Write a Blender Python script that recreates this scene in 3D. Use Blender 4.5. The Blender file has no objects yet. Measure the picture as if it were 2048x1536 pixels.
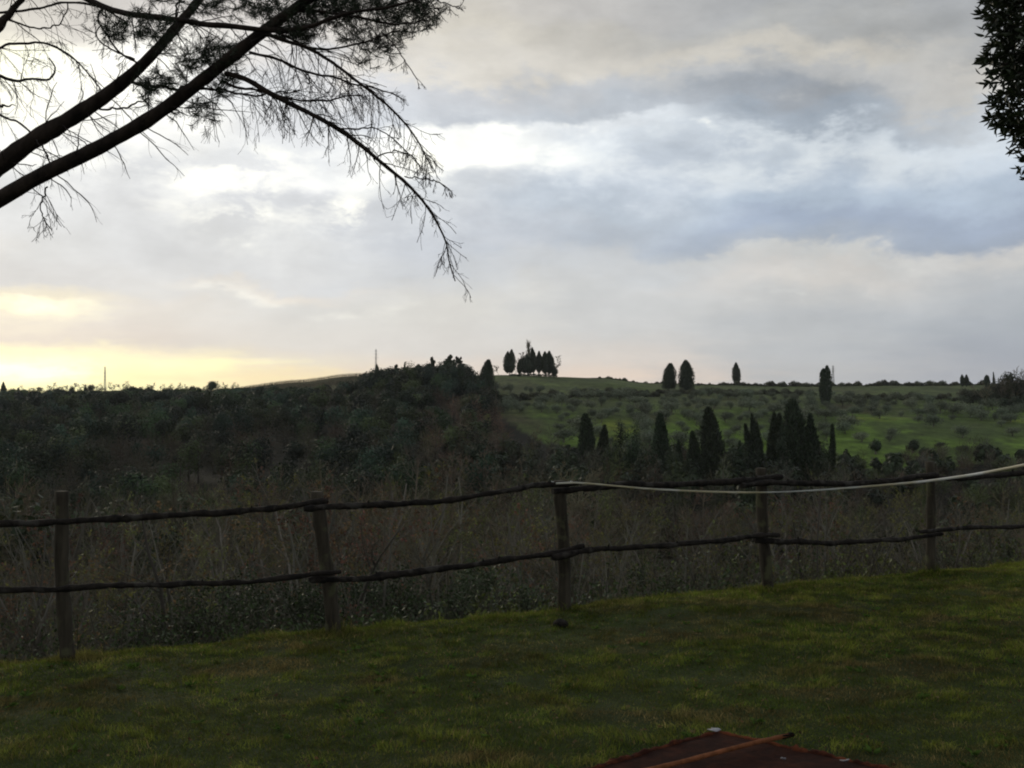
import bpy, math
import numpy as np
from mathutils import Vector
C = bpy.context.scene.collection
EYE = 1.65
F = 2099.0
def P(px, py, d):
    return np.array([(px-1024)/F*d, d, EYE-(py-768)/F*d])

# ------------------------------------------------------------------ noise
def _h(i, j, s):
    i = i.astype(np.int64); j = j.astype(np.int64)
    n = (i*374761393 + j*668265263 + s*1274126177) & 0xffffffff
    n = ((n ^ (n >> 13))*1274126177) & 0xffffffff
    return ((n ^ (n >> 16)) & 0xffff)/65535.0
def vn(x, y, s=0):
    x = np.asarray(x, float); y = np.asarray(y, float)
    i = np.floor(x); j = np.floor(y); fx = x-i; fy = y-j
    fx = fx*fx*(3-2*fx); fy = fy*fy*(3-2*fy)
    a = _h(i, j, s); b = _h(i+1, j, s); c = _h(i, j+1, s); d = _h(i+1, j+1, s)
    return (a*(1-fx)+b*fx)*(1-fy)+(c*(1-fx)+d*fx)*fy
def fbm(x, y, s=0, o=4):
    r = 0; a = .5; t = 0
    for k in range(o):
        r = r+a*vn(x*2**k, y*2**k, s+k); t += a; a *= .5
    return r/t
def sstep(a, b, x):
    t = np.clip((x-a)/(b-a), 0, 1); return t*t*(3-2*t)

# ------------------------------------------------------------------ terrain
NX, NY = -.419, .908
def tdist(x, y): return NX*x+NY*y
TD = np.array([0, 25, 60, 120, 180, 250, 330, 420, 500, 600, 750, 1000, 2500, 6000.])
TP = np.array([-400, 0, 400, 600, 730, 850, 950, 1050, 1200, 1300, 1600, 2048, 2500.])
TH = np.array([
 [-9, -9, -13, -20, -22, -20, -16, -11, -8, -6, -10, -16, -40, -90],
 [-9, -9, -13, -20, -22, -20, -16, -11, -8, -6, -10, -16, -40, -90],
 [-9, -9, -13, -20, -22, -20, -16, -10, -6, -4.5, -8, -14, -40, -90],
 [-9, -9, -13, -20, -22, -20, -15, -8, -3, 1.2, -3, -12, -40, -90],
 [-9, -9, -13, -20, -22, -19, -13, -4.5, 0, 4.4, 0, -12, -40, -90],
 [-9, -9, -13, -20, -22, -18, -11, -2.0, 1.5, 4.8, 0, -12, -40, -90],
 [-9, -9, -13, -20, -22, -18, -11, -2.5, 1.6, 5.0, 0, -12, -40, -90],
 [-9, -9, -13, -20, -22, -18, -11, -4.5, 1.2, 5.0, 1, -12, -40, -90],
 [-9, -9, -13, -20, -22, -18.5, -11.5, -5.2, -.5, 4.0, 1, -12, -40, -90],
 [-9, -9, -13, -20, -22, -19, -12, -5.8, -2.5, 1.0, -1, -12, -40, -90],
 [-9, -9, -13, -20, -22, -19, -13, -7.0, -4.0, -1.0, -2, -12, -40, -90],
 [-9, -9, -13, -20, -22, -18, -12.5, -7.0, -3.6, -.6, -2, -12, -40, -90],
 [-9, -9, -13, -20, -22, -17, -12, -7.0, -3.6, -.6, -2, -12, -40, -90]], float)
def interp_table(px, d):
    px = np.clip(px, TP[0], TP[-1]-1e-6); d = np.clip(d, TD[0], TD[-1]-1e-6)
    i = np.clip(np.searchsorted(TP, px, side='right')-1, 0, len(TP)-2)
    j = np.clip(np.searchsorted(TD, d, side='right')-1, 0, len(TD)-2)
    fx = (px-TP[i])/(TP[i+1]-TP[i]); fx = fx*fx*(3-2*fx)
    fy = (d-TD[j])/(TD[j+1]-TD[j])
    # light smoothing of the depth profile
    return (TH[i, j]*(1-fx)+TH[i+1, j]*fx)*(1-fy)+(TH[i, j+1]*(1-fx)+TH[i+1, j+1]*fx)*fy
def pxd(x, y):
    r = np.hypot(x, y); az = np.arctan2(x, y)
    k = np.radians(38)
    azc = np.clip(az, -k, k)
    return 1024+F*np.tan(azc), r*np.cos(azc)
def ground(x, y):
    x = np.asarray(x, float); y = np.asarray(y, float)
    t = tdist(x, y)
    lawn = -1.65-.05*np.clip(t, -20, 9)+.05*(fbm(x*.9, y*.9, 3, 3)-.5)*2*.6+.02*(fbm(x*4, y*4, 5, 2)-.5)
    w = .14*(fbm(x*.8+9, y*.8, 8, 2)-.5)*2
    q = (t-9.05-w)/.22
    drop = .22*np.where(q > 30, q, np.log1p(np.exp(np.clip(q, -50, 30))))*.62
    px, d = pxd(x, y)
    tab = interp_table(px, d)+(fbm(x*.02, y*.02, 11, 4)-.5)*np.clip(d*.012, 0, 3.2)
    a = lawn-drop
    k = 1.2
    m = np.maximum(a, tab); 
    out = m+k*np.log1p(np.exp(-np.abs(a-tab)/k))*(t > 9)*np.clip((t-9)/6, 0, 1)
    return out+EYE
def gz(x, y): return float(ground(np.array([x]), np.array([y]))[0])
def ghit(px, py):
    d = 5.
    for _ in range(60):
        x = (px-1024)/F*d; h = EYE-gz(x, d)
        d = .5*d+.5*h*F/(py-768)
    return np.array([(px-1024)/F*d, d, gz((px-1024)/F*d, d)])

# ------------------------------------------------------------------ mesh building
class MB:
    def __init__(s): s.v = []; s.f = []; s.n = 0; s.c = []; s.m = []
    def add(s, v, f, col=None, mat=0):
        v = np.asarray(v, float).reshape(-1, 3); f = np.asarray(f, int)
        s.v.append(v); s.f.append(f+s.n); s.n += len(v)
        if col is None: col = np.ones(3)
        col = np.asarray(col, float)
        if col.ndim == 1: col = np.tile(col, (len(v), 1))
        s.c.append(col); s.m.append(np.full(len(f), mat))
    def mesh(s, name, mats, smooth=False):
        me = bpy.data.meshes.new(name)
        if not s.v: return me
        v = np.concatenate(s.v); me.vertices.add(len(v)); me.vertices.foreach_set('co', v.astype(np.float32).ravel())
        loops = np.concatenate([f.ravel() for f in s.f]); tot = np.concatenate([np.full(len(f), f.shape[1]) for f in s.f])
        st = np.concatenate([[0], np.cumsum(tot)[:-1]])
        me.loops.add(len(loops)); me.loops.foreach_set('vertex_index', loops.astype(np.int32))
        me.polygons.add(len(tot)); me.polygons.foreach_set('loop_start', st.astype(np.int32))
        me.polygons.foreach_set('loop_total', tot.astype(np.int32))
        me.polygons.foreach_set('material_index', np.concatenate(s.m).astype(np.int32))
        if smooth: me.polygons.foreach_set('use_smooth', np.ones(len(tot), bool))
        a = me.color_attributes.new('Col', 'FLOAT_COLOR', 'POINT')
        c = np.concatenate(s.c); a.data.foreach_set('color', np.hstack([c, np.ones((len(c), 1))]).astype(np.float32).ravel())
        for m in mats: me.materials.append(m)
        me.update(calc_edges=True); me.validate()
        return me
def link(name, me, parent=None):
    o = bpy.data.objects.new(name, me); C.objects.link(o)
    if parent is not None: o.parent = parent
    return o
def tag(o, label=None, cat=None, group=None, kind=None):
    if label: o['label'] = label
    if cat: o['category'] = cat
    if group: o['group'] = group
    if kind: o['kind'] = kind
    return o
def norm(a): return a/np.maximum(np.linalg.norm(a, axis=-1, keepdims=True), 1e-9)

def tubes(mb, Pn, R, sides=3, col=None, mat=0, rng=None, cap=False, rough=0):
    """Pn [N,K,3], R [N,K]"""
    N, K, _ = Pn.shape
    T = np.empty_like(Pn); T[:, 1:-1] = Pn[:, 2:]-Pn[:, :-2]; T[:, 0] = Pn[:, 1]-Pn[:, 0]; T[:, -1] = Pn[:, -1]-Pn[:, -2]
    T = norm(T)
    ref = np.zeros((N, 1, 3)); mt = norm(T.mean(1))
    pick = np.argmin(np.abs(mt), axis=1); ref[np.arange(N), 0, pick] = 1
    A = norm(np.cross(T, ref)); B = np.cross(T, A)
    th = np.arange(sides)*2*math.pi/sides
    rr = R[:, :, None]*np.ones(sides)
    if rough and rng is not None: rr = rr*(1+rough*rng.normal(size=rr.shape))
    V = Pn[:, :, None]+rr[..., None]*(np.cos(th)[:, None]*A[:, :, None]+np.sin(th)[:, None]*B[:, :, None])
    idx = np.arange(N*K*sides).reshape(N, K, sides)
    nx = np.roll(idx, -1, axis=2)
    f = np.stack([idx[:, :-1], nx[:, :-1], nx[:, 1:], idx[:, 1:]], -1).reshape(-1, 4)
    if col is not None and np.ndim(col) == 2: col = np.repeat(col, K*sides, axis=0)
    mb.add(V, f, col, mat)
    if cap:
        for k, rv in ((0, True), (K-1, False)):
            v = V[:, k].copy()*.0+V[:, k]; c = Pn[:, k]
            vv = np.concatenate([V[:, k], c[:, None]], 1)
            ii = np.arange(N*(sides+1)).reshape(N, sides+1)
            a = ii[:, :sides]; b = np.roll(a, -1, axis=1); ce = np.repeat(ii[:, sides:], sides, axis=1)
            mb.add(vv, np.stack([b, a, ce] if rv else [a, b, ce], -1).reshape(-1, 3), None, mat)

def grow(Pn, R, n, t0, t1, ln, ang, up, wander, K, rng, rs=.55, rmin=.0015, absolute=False, dirbias=None, tipk=.25, flat=None, tlen=0):
    N, KP, _ = Pn.shape
    t = np.sort(rng.uniform(t0, t1, (N, n)), axis=1)
    s = t*(KP-1); i = np.clip(s.astype(int), 0, KP-2); fr = (s-i)[..., None]
    ar = np.arange(N)[:, None]
    a = Pn[ar, i]; b = Pn[ar, i+1]; pos = a*(1-fr)+b*fr; tan = norm(b-a)
    pr = R[ar, i]*(1-fr[..., 0])+R[ar, i+1]*fr[..., 0]
    pl = np.linalg.norm(np.diff(Pn, axis=1), axis=-1).sum(1)[:, None]
    rnd = rng.normal(size=pos.shape)
    if flat is not None: rnd = rnd*np.array(flat)
    perp = norm(rnd-(rnd*tan).sum(-1, keepdims=True)*tan)
    an = ang*rng.uniform(.7, 1.3, (N, n, 1))
    d = norm(np.cos(an)*tan+np.sin(an)*perp+(0 if dirbias is None else np.array(dirbias)))
    L = (ln if absolute else ln*pl*(1-.55*t))*rng.uniform(.6, 1.25, (N, n))
    L = L*np.ones((N, n))*(1-tlen*t)
    out = np.empty((N, n, K, 3)); out[:, :, 0] = pos; p = pos
    for k in range(1, K):
        p = p+d*(L/(K-1))[..., None]; out[:, :, k] = p
        d = norm(d+wander*rng.normal(size=d.shape)+np.array([0, 0, up])/(K-1)*2)
    r0 = np.maximum(pr*rs, rmin)
    Rr = r0[..., None]*np.linspace(1, tipk, K)
    Rr = np.maximum(Rr, rmin*.6)
    return out.reshape(-1, K, 3), Rr.reshape(-1, K)

def leaves(mb, pos, d, L, W, rng, col=None, mat=0, fold=.15):
    N = len(pos); d = norm(d)
    rnd = rng.normal(size=(N, 3)); s = norm(np.cross(d, rnd)); up = np.cross(s, d)
    L = (L*np.ones(N))[:, None]; W = (W*np.ones(N))[:, None]
    b = pos; tip = pos+d*L; m = pos+d*L*.45+up*fold*W
    l = m-s*W*.5-up*fold*W; r = m+s*W*.5-up*fold*W
    V = np.stack([b, l, tip, r], 1)
    idx = np.arange(N*4).reshape(N, 4)
    if col is not None and np.ndim(col) == 2: col = np.repeat(col, 4, axis=0)
    mb.add(V, idx, col, mat)

# ------------------------------------------------------------------ materials
def new_mat(name):
    m = bpy.data.materials.new(name); m.use_nodes = True
    nt = m.node_tree; nt.nodes.clear(); return m, nt, nt.nodes, nt.links
def N_(nt, t, **kw):
    n = nt.nodes.new(t)
    for k, v in kw.items(): setattr(n, k, v)
    return n
def leafmat(name, base, var=.35, trans=.35, rough=.6, hue=.02, noise=0, spec=.25):
    m, nt, ns, lk = new_mat(name)
    out = N_(nt, 'ShaderNodeOutputMaterial'); at = N_(nt, 'ShaderNodeAttribute', attribute_name='Col')
    oi = N_(nt, 'ShaderNodeObjectInfo'); hs = N_(nt, 'ShaderNodeHueSaturation')
    mul = N_(nt, 'ShaderNodeMix', data_type='RGBA', blend_type='MULTIPLY'); mul.inputs[0].default_value = 1
    mul.inputs[6].default_value = (*base, 1); lk.new(at.outputs['Color'], mul.inputs[7])
    mr = N_(nt, 'ShaderNodeMapRange'); mr.inputs[3].default_value = 1-var; mr.inputs[4].default_value = 1+var
    lk.new(oi.outputs['Random'], mr.inputs[0]); lk.new(mr.outputs[0], hs.inputs['Value'])
    m2 = N_(nt, 'ShaderNodeMapRange'); m2.inputs[3].default_value = .5-hue; m2.inputs[4].default_value = .5+hue
    fr = N_(nt, 'ShaderNodeMath', operation='FRACT'); mm = N_(nt, 'ShaderNodeMath', operation='MULTIPLY'); mm.inputs[1].default_value = 7.31
    lk.new(oi.outputs['Random'], mm.inputs[0]); lk.new(mm.outputs[0], fr.inputs[0]); lk.new(fr.outputs[0], m2.inputs[0]); lk.new(m2.outputs[0], hs.inputs['Hue'])
    lk.new(mul.outputs[2], hs.inputs['Color'])
    pb = N_(nt, 'ShaderNodeBsdfPrincipled'); pb.inputs['Roughness'].default_value = rough
    pb.inputs['Specular IOR Level'].default_value = spec
    lk.new(hs.outputs[0], pb.inputs['Base Color'])
    if trans > 0:
        tr = N_(nt, 'ShaderNodeBsdfTranslucent'); mx = N_(nt, 'ShaderNodeMixShader'); mx.inputs[0].default_value = trans
        lk.new(hs.outputs[0], tr.inputs[0]); lk.new(pb.outputs[0], mx.inputs[1]); lk.new(tr.outputs[0], mx.inputs[2]); lk.new(mx.outputs[0], out.inputs[0])
    else: lk.new(pb.outputs[0], out.inputs[0])
    return m
def barkmat(name, c1, c2, scale=8, stretch=(1, 1, .15), bump=.6, rough=.9, lichen=None, dist=.02):
    m, nt, ns, lk = new_mat(name)
    out = N_(nt, 'ShaderNodeOutputMaterial'); pb = N_(nt, 'ShaderNodeBsdfPrincipled'); pb.inputs['Roughness'].default_value = rough
    pb.inputs['Specular IOR Level'].default_value = .2
    tc = N_(nt, 'ShaderNodeTexCoord'); mp = N_(nt, 'ShaderNodeMapping'); mp.inputs['Scale'].default_value = stretch
    no = N_(nt, 'ShaderNodeTexNoise'); no.inputs['Scale'].default_value = scale; no.inputs['Detail'].default_value = 6; no.inputs['Roughness'].default_value = .65
    cr = N_(nt, 'ShaderNodeValToRGB'); cr.color_ramp.elements[0].position = .35; cr.color_ramp.elements[1].position = .68
    cr.color_ramp.elements[0].color = (*c1, 1); cr.color_ramp.elements[1].color = (*c2, 1)
    lk.new(tc.outputs['Object'], mp.inputs[0]); lk.new(mp.outputs[0], no.inputs['Vector']); lk.new(no.outputs['Fac'], cr.inputs[0])
    colout = cr.outputs[0]
    if lichen:
        n2 = N_(nt, 'ShaderNodeTexNoise'); n2.inputs['Scale'].default_value = scale*.5; n2.inputs['Detail'].default_value = 5
        lk.new(tc.outputs['Object'], n2.inputs['Vector'])
        r2 = N_(nt, 'ShaderNodeValToRGB'); r2.color_ramp.elements[0].position = .56; r2.color_ramp.elements[1].position = .66
        mx = N_(nt, 'ShaderNodeMix', data_type='RGBA'); lk.new(n2.outputs['Fac'], r2.inputs[0]); lk.new(r2.outputs[0], mx.inputs[0])
        lk.new(colout, mx.inputs[6]); mx.inputs[7].default_value = (*lichen, 1); colout = mx.outputs[2]
    lk.new(colout, pb.inputs['Base Color'])
    bp = N_(nt, 'ShaderNodeBump'); bp.inputs['Strength'].default_value = bump; bp.inputs['Distance'].default_value = dist
    lk.new(no.outputs['Fac'], bp.inputs['Height']); lk.new(bp.outputs[0], pb.inputs['Normal'])
    lk.new(pb.outputs[0], out.inputs[0]); return m

M = {}
M['grass'] = leafmat('grass_blades', (1, 1, 1), var=0, hue=0, trans=.45, rough=.7, spec=.04)
M['pine_bark'] = barkmat('pine_bark', (.012, .009, .007), (.045, .032, .024), 10, (1, 1, .5), .9)
M['pine_twig'] = leafmat('pine_twig', (.026, .02, .016), var=0, trans=0, rough=.9)
M['needle'] = leafmat('pine_needle', (.02, .032, .014), var=0, trans=.15)
M['evergreen'] = leafmat('evergreen_leaf', (.022, .034, .014), var=0, trans=.15, rough=.45, spec=.4)
M['post'] = barkmat('weathered_post', (.022, .018, .012), (.080, .068, .048), 14, (1, 1, .12), .8, lichen=(.085, .085, .045))
M['rail'] = barkmat('rail_bark', (.008, .007, .006), (.034, .027, .021), 16, (1, 1, 1), 1., lichen=(.05, .045, .038))
M['bark'] = leafmat('grey_bark', (.13, .12, .095), var=.35, trans=0, rough=.95)
M['twig'] = leafmat('brown_twigs', (.135, .118, .078), var=.4, trans=.1, rough=.9, hue=.03)
M['bud'] = leafmat('budding_leaves', (.15, .155, .045), var=.35, trans=.4, hue=.04)
M['rust_leaf'] = leafmat('rusty_catkins', (.16, .085, .05), var=.35, trans=.3, hue=.03)
M['bush'] = leafmat('bush_leaf', (.05, .065, .03), var=.3, trans=.25, hue=.02, spec=.25, rough=.55)
M['wood'] = leafmat('woodland_foliage', (1, 1, 1), var=0, trans=.2, hue=0)
M['cypress'] = leafmat('cypress_foliage', (.032, .048, .022), var=.2, trans=.1)
M['conifer'] = leafmat('conifer_foliage', (.025, .040, .016), var=.3, trans=.1)
M['olive'] = leafmat('olive_foliage', (.125, .15, .095), var=.3, trans=.25)
M['shrub'] = leafmat('shrub_foliage', (.055, .060, .030), var=.45, trans=.2, hue=.03)
M['farbare'] = leafmat('bare_crown', (.085, .07, .052), var=.35, trans=.35, hue=.02)
M['metal'] = leafmat('galvanised_lattice', (.35, .35, .34), var=0, trans=0, rough=.5)

def ground_mat():
    m, nt, ns, lk = new_mat('ground_cover')
    out = N_(nt, 'ShaderNodeOutputMaterial'); pb = N_(nt, 'ShaderNodeBsdfPrincipled'); pb.inputs['Roughness'].default_value = .95
    pb.inputs['Specular IOR Level'].default_value = .1
    at = N_(nt, 'ShaderNodeAttribute', attribute_name='Col'); tc = N_(nt, 'ShaderNodeTexCoord')
    no = N_(nt, 'ShaderNodeTexNoise'); no.inputs['Scale'].default_value = .35; no.inputs['Detail'].default_value = 9; no.inputs['Roughness'].default_value = .7
    mp = N_(nt, 'ShaderNodeMapping'); mp.inputs['Scale'].default_value = (1, .45, 1)
    lk.new(tc.outputs['Object'], mp.inputs[0]); lk.new(mp.outputs[0], no.inputs['Vector'])
    mr = N_(nt, 'ShaderNodeMapRange'); mr.inputs[1].default_value = .3; mr.inputs[2].default_value = .7; mr.inputs[3].default_value = .45; mr.inputs[4].default_value = 1.5
    lk.new(no.outputs['Fac'], mr.inputs[0])
    mul = N_(nt, 'ShaderNodeMix', data_type='RGBA', blend_type='MULTIPLY'); mul.inputs[0].default_value = 1
    lk.new(at.outputs['Color'], mul.inputs[6]); lk.new(mr.outputs[0], mul.inputs[7]); lk.new(mul.outputs[2], pb.inputs['Base Color'])
    bp = N_(nt, 'ShaderNodeBump'); bp.inputs['Strength'].default_value = .7; bp.inputs['Distance'].default_value = .3
    lk.new(no.outputs['Fac'], bp.inputs['Height']); lk.new(bp.outputs[0], pb.inputs['Normal'])
    lk.new(pb.outputs[0], out.inputs[0]); return m
M['ground'] = ground_mat()

# ------------------------------------------------------------------ zones on the far slope
def is_field(px, d):
    """green olive slope"""
    edge = np.interp(d, [200, 250, 330, 440, 600], [1500, 1130, 1000, 950, 960])
    return (px > edge) & (d > 245)
def upper_field(px, d):
    return (d > np.interp(px, [400, 520, 740, 1000], [590, 540, 445, 445])) & (px > 430)

# ------------------------------------------------------------------ ground sheet
def make_ground():
    front = np.radians(np.concatenate([np.linspace(-36, 36, 361)]))
    back = np.radians(np.linspace(36, 324, 74)[1:-1])
    az = np.concatenate([front, back])
    r = np.concatenate([[.3, .8, 1.5, 2.4, 3.2], np.arange(3.8, 13.5, .11), np.geomspace(13.7, 2600, 250)])
    A, Rr = np.meshgrid(az, r, indexing='ij')
    x = Rr*np.sin(A); y = Rr*np.cos(A); z = ground(x, y)
    nA, nR = A.shape
    px, d = pxd(x, y); t = tdist(x, y)
    col = np.zeros((nA, nR, 3))
    n1 = fbm(x*.03, y*.012, 21, 4)[..., None]; n2 = fbm(x*.12, y*.05, 31, 4)[..., None]
    scrub = np.array([.017, .016, .010]); wood = np.array([.035, .034, .022])
    g1 = np.array([.068, .102, .024]); g2 = np.array([.115, .19, .026]); g3 = np.array([.085, .075, .038]); yel = np.array([.19, .23, .03])
    col[:] = scrub
    n3 = fbm(x*.07+3, y*.035, 51, 5)[..., None]; field = g1*(1-sstep(.46, .58, n3*.6+n2*.4))+g2*sstep(.46, .58, n3*.6+n2*.4)
    field = field*(1-sstep(.55, .7, n1))+g3*sstep(.55, .7, n1)
    # a few yellow flowering patches
    for cx, cy, wx, wy in ((1235, 320, 50, 12), (1760, 345, 40, 6), (1705, 350, 25, 6), (2030, 345, 40, 6), (1225, 290, 30, 8)):
        k = np.exp(-((px-cx)/wx)**2-((d-cy)/wy)**2)[..., None]*sstep(.35, .6, fbm(x*.3, y*.15, 41, 3))[..., None]*1.3
        field = field*(1-np.clip(k, 0, 1))+yel*np.clip(k, 0, 1)
    up = np.clip(sstep(345, 430, d+60*(vn(px*.01, px*0, 3)-.5))+.5*sstep(1450, 1150, px)*sstep(300, 340, d), 0, 1)[..., None]
    field = field*(1-.8*up)+np.array([.082, .104, .036])*(.6+.8*n2)*.8*up
    # terrace lines across the slope
    rows = (.5+.5*np.sin(d*.42+fbm(x*.01, y*.01, 5, 2)*9))[..., None]
    field = field*(.72+.3*rows+.35*(fbm(x*.25, y*.09, 57, 3)[..., None]-.35))
    f = is_field(px, d)[..., None]; col = np.where(f, field, col)
    uf = upper_field(px, d)[..., None]; col = np.where(uf & ~f, np.array([.085, .085, .04])*(.75+.5*n2), col)
    lawn = sstep(9.6, 8.9, t)[..., None]; L = np.array([.030, .042, .011])
    col = col*(1-lawn)+L*lawn
    mb = MB(); idx = np.arange(nA*nR).reshape(nA, nR); nx = np.roll(idx, -1, axis=0)
    f4 = np.stack([idx[:, :-1], idx[:, 1:], nx[:, 1:], nx[:, :-1]], -1).reshape(-1, 4)
    V = np.stack([x, y, z], -1).reshape(-1, 3)
    mb.add(V, f4, col.reshape(-1, 3))
    mb.add(np.array([[0, 0, gz(0, 0)]]), np.zeros((0, 3), int), L)
    cen = nA*nR
    f3 = np.stack([idx[:, 0], nx[:, 0], np.full(nA, cen)], -1)
    mb.f.append(f3[:, ::1]); mb.m.append(np.zeros(nA))
    me = mb.mesh('ground', [M['ground']], smooth=True)
    o = link('ground', me); tag(o, kind='structure')
    return o
make_ground()

# ------------------------------------------------------------------ lawn grass
def grass():
    rng = np.random.default_rng(5)
    mb = MB()
    n = 780000
    # sample in view wedge, density falling with distance
    r = rng.uniform(0, 1, n); y = 3.2+(r**.8)*10.8
    x = rng.uniform(-1, 1, n)*(y*.56+.7)
    t = tdist(x, y)
    keep = (t < 9.15+.14*(fbm(x*.8+9, y*.8, 8, 2)-.5)*2+rng.uniform(0, .5, n)**2) & (y < 14)
    patch = fbm(x*1.6, y*1.6, 71, 3)
    keep &= rng.uniform(0, 1, n) < sstep(.2, .42, patch)*.3+.7
    # nothing grows through the plate
    x = x[keep]; y = y[keep]; patch = patch[keep]; t = t[keep]
    A, B, Cc = PLATE
    q = np.linalg.solve(np.array([[B[0]-A[0], Cc[0]-A[0]], [B[1]-A[1], Cc[1]-A[1]]]), np.stack([x-A[0], y-A[1]]))
    out = ~((q[0] > .0) & (q[1] > .0) & (q[0] < 1) & (q[1] < 1))
    x = x[out]; y = y[out]; patch = patch[out]; t = t[out]; n = len(x)
    z = ground(x, y)-.004
    big = fbm(x*.45, y*.45, 81, 3); mid = fbm(x*2.6, y*2.6, 91, 3); fine = rng.uniform(0, 1, n)
    clump = fbm(x*6, y*6, 301, 2)
    H = .008+.018*patch+.032*sstep(.5, .8, clump)*rng.uniform(.3, 1, n)+.035*sstep(.985, 1, fine)
    H *= 1+1.1*sstep(8.2, 9.1, t)*vn(x*3, y*3, 7)
    for bx, by in ((-3.38, 7.9), (-1.5, 8.78), (.49, 9.7), (2.56, 10.65), (4.64, 11.6)):
        H *= 1+1.6*np.exp(-((x-bx)**2+(y-by)**2)/.16**2)
    H = H*rng.uniform(.55, 1.35, n)
    W = rng.uniform(.0016, .0036, n)*(1+.10*np.clip(y-4, 0, 10))
    lean = rng.normal(size=(n, 2))*.55+np.stack([vn(x*3, y*3, 17)-.5, vn(x*3, y*3, 19)-.5], 1)*1.2
    yaw = rng.uniform(0, 2*math.pi, n); s = np.stack([np.cos(yaw), np.sin(yaw), np.zeros(n)], 1)*W[:, None]*.5
    b = np.stack([x, y, z], 1)
    m = b+np.stack([lean[:, 0]*H*.35, lean[:, 1]*H*.35, H*.62], 1)
    tip = b+np.stack([lean[:, 0]*H*1.1, lean[:, 1]*H*1.1, H], 1)
    V = np.stack([b-s, b+s, m+s*.8, m-s*.8, tip], 1)
    i = np.arange(n)*5
    green = np.array([.082, .115, .018]); yg = np.array([.132, .155, .026]); dry = np.array([.19, .14, .06]); dk = np.array([.040, .075, .012])
    k1 = sstep(.40, .60, .5*mid+.5*clump)[:, None]; c = green*(1-k1)+yg*k1
    k2 = sstep(.52, .70, fbm(x*1.1+40, y*2.0, 61, 4))[:, None]; c = c*(1-k2*.85)+dry*.75*k2*.85
    k3 = sstep(.5, .75, big)[:, None]; c = c*(1-k3*.45)+dk*k3*.45
    k4 = sstep(8.0, 8.9, t)[:, None]; c = c*(1-k4*.5)+yg*k4*.5*.9
    dr = (rng.uniform(0, 1, n) < .11)[:, None]; c = np.where(dr, dry*rng.uniform(.7, 1.6, (n, 1)), c)
    c = c*rng.uniform(.5, 1.6, (n, 1))*(.62+.35*sstep(.25, .75, fbm(x*1.1, y*2.0, 401, 3))+.75*sstep(.3, .75, fbm(x*7, y*9, 411, 3))*sstep(.3, .6, clump+.1)+.35*(vn(x*22, y*22, 431)-.5))[:, None]
    cc = np.repeat(c, 5, axis=0)
    f4 = np.stack([i, i+1, i+2, i+3], 1); f3 = np.stack([i+3, i+2, i+4], 1)
    mb.add(V, f4, cc); mb.f.append(f3); mb.m.append(np.zeros(n))
    # dead leaves and broad leaved weeds among the blades
    k = rng.integers(0, n, 2600); q = b[k]+np.array([0, 0, .018]); lc = np.array([[.16, .095, .05], [.20, .15, .08], [.09, .055, .035]])[rng.integers(0, 3, 2600)]*rng.uniform(.5, 1.3, (2600, 1))
    leaves(mb, q, rng.normal(size=(2600, 3))*[1, 1, .25], rng.uniform(.012, .032, 2600), rng.uniform(.008, .018, 2600), rng, col=lc)
    wk = k[:170]; wp = np.repeat(b[wk]+np.array([0, 0, .01]), 9, axis=0); m = len(wp); an = rng.uniform(0, 6.28, m)
    leaves(mb, wp, np.stack([np.cos(an), np.sin(an), rng.uniform(.15, .7, m)], 1), rng.uniform(.03, .065, m), rng.uniform(.012, .024, m), rng, col=np.array([.07, .12, .025])*rng.uniform(.6, 1.6, (m, 1)))
    o = link('grass', mb.mesh('grass', [M['grass']]))
    tag(o, 'short patchy green and straw coloured lawn grass in front of the fence', 'grass', kind='stuff')

# ------------------------------------------------------------------ rusty plate, rod, scraps
apex = ghit(1435, 1472); le = ghit(1190, 1545); ri = ghit(1752, 1543)
dl = (le-apex); dl /= np.linalg.norm(dl[:2]); dr_ = (ri-apex); dr_ /= np.linalg.norm(dr_[:2])
PLATE = (apex, apex+dl*1.5, apex+dr_*1.25)
def rustmat(name, dark, rust, scale, thr=.5):
    m, nt, ns, lk = new_mat(name)
    out = N_(nt, 'ShaderNodeOutputMaterial'); pb = N_(nt, 'ShaderNodeBsdfPrincipled'); pb.inputs['Roughness'].default_value = .95; pb.inputs['Specular IOR Level'].default_value = .05
    tc = N_(nt, 'ShaderNodeTexCoord'); no = N_(nt, 'ShaderNodeTexNoise'); no.inputs['Scale'].default_value = scale; no.inputs['Detail'].default_value = 8; no.inputs['Roughness'].default_value = .72
    lk.new(tc.outputs['Object'], no.inputs['Vector'])
    cr = N_(nt, 'ShaderNodeValToRGB'); cr.color_ramp.elements[0].position = thr-.1; cr.color_ramp.elements[1].position = thr+.16
    cr.color_ramp.elements[0].color = (*dark, 1); cr.color_ramp.elements[1].color = (*rust, 1)
    lk.new(no.outputs['Fac'], cr.inputs[0]); lk.new(cr.outputs[0], pb.inputs['Base Color'])
    bp = N_(nt, 'ShaderNodeBump'); bp.inputs['Strength'].default_value = .8; bp.inputs['Distance'].default_value = .01
    lk.new(no.outputs['Fac'], bp.inputs['Height']); lk.new(bp.outputs[0], pb.inputs['Normal']); lk.new(pb.outputs[0], out.inputs[0]); return m
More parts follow.
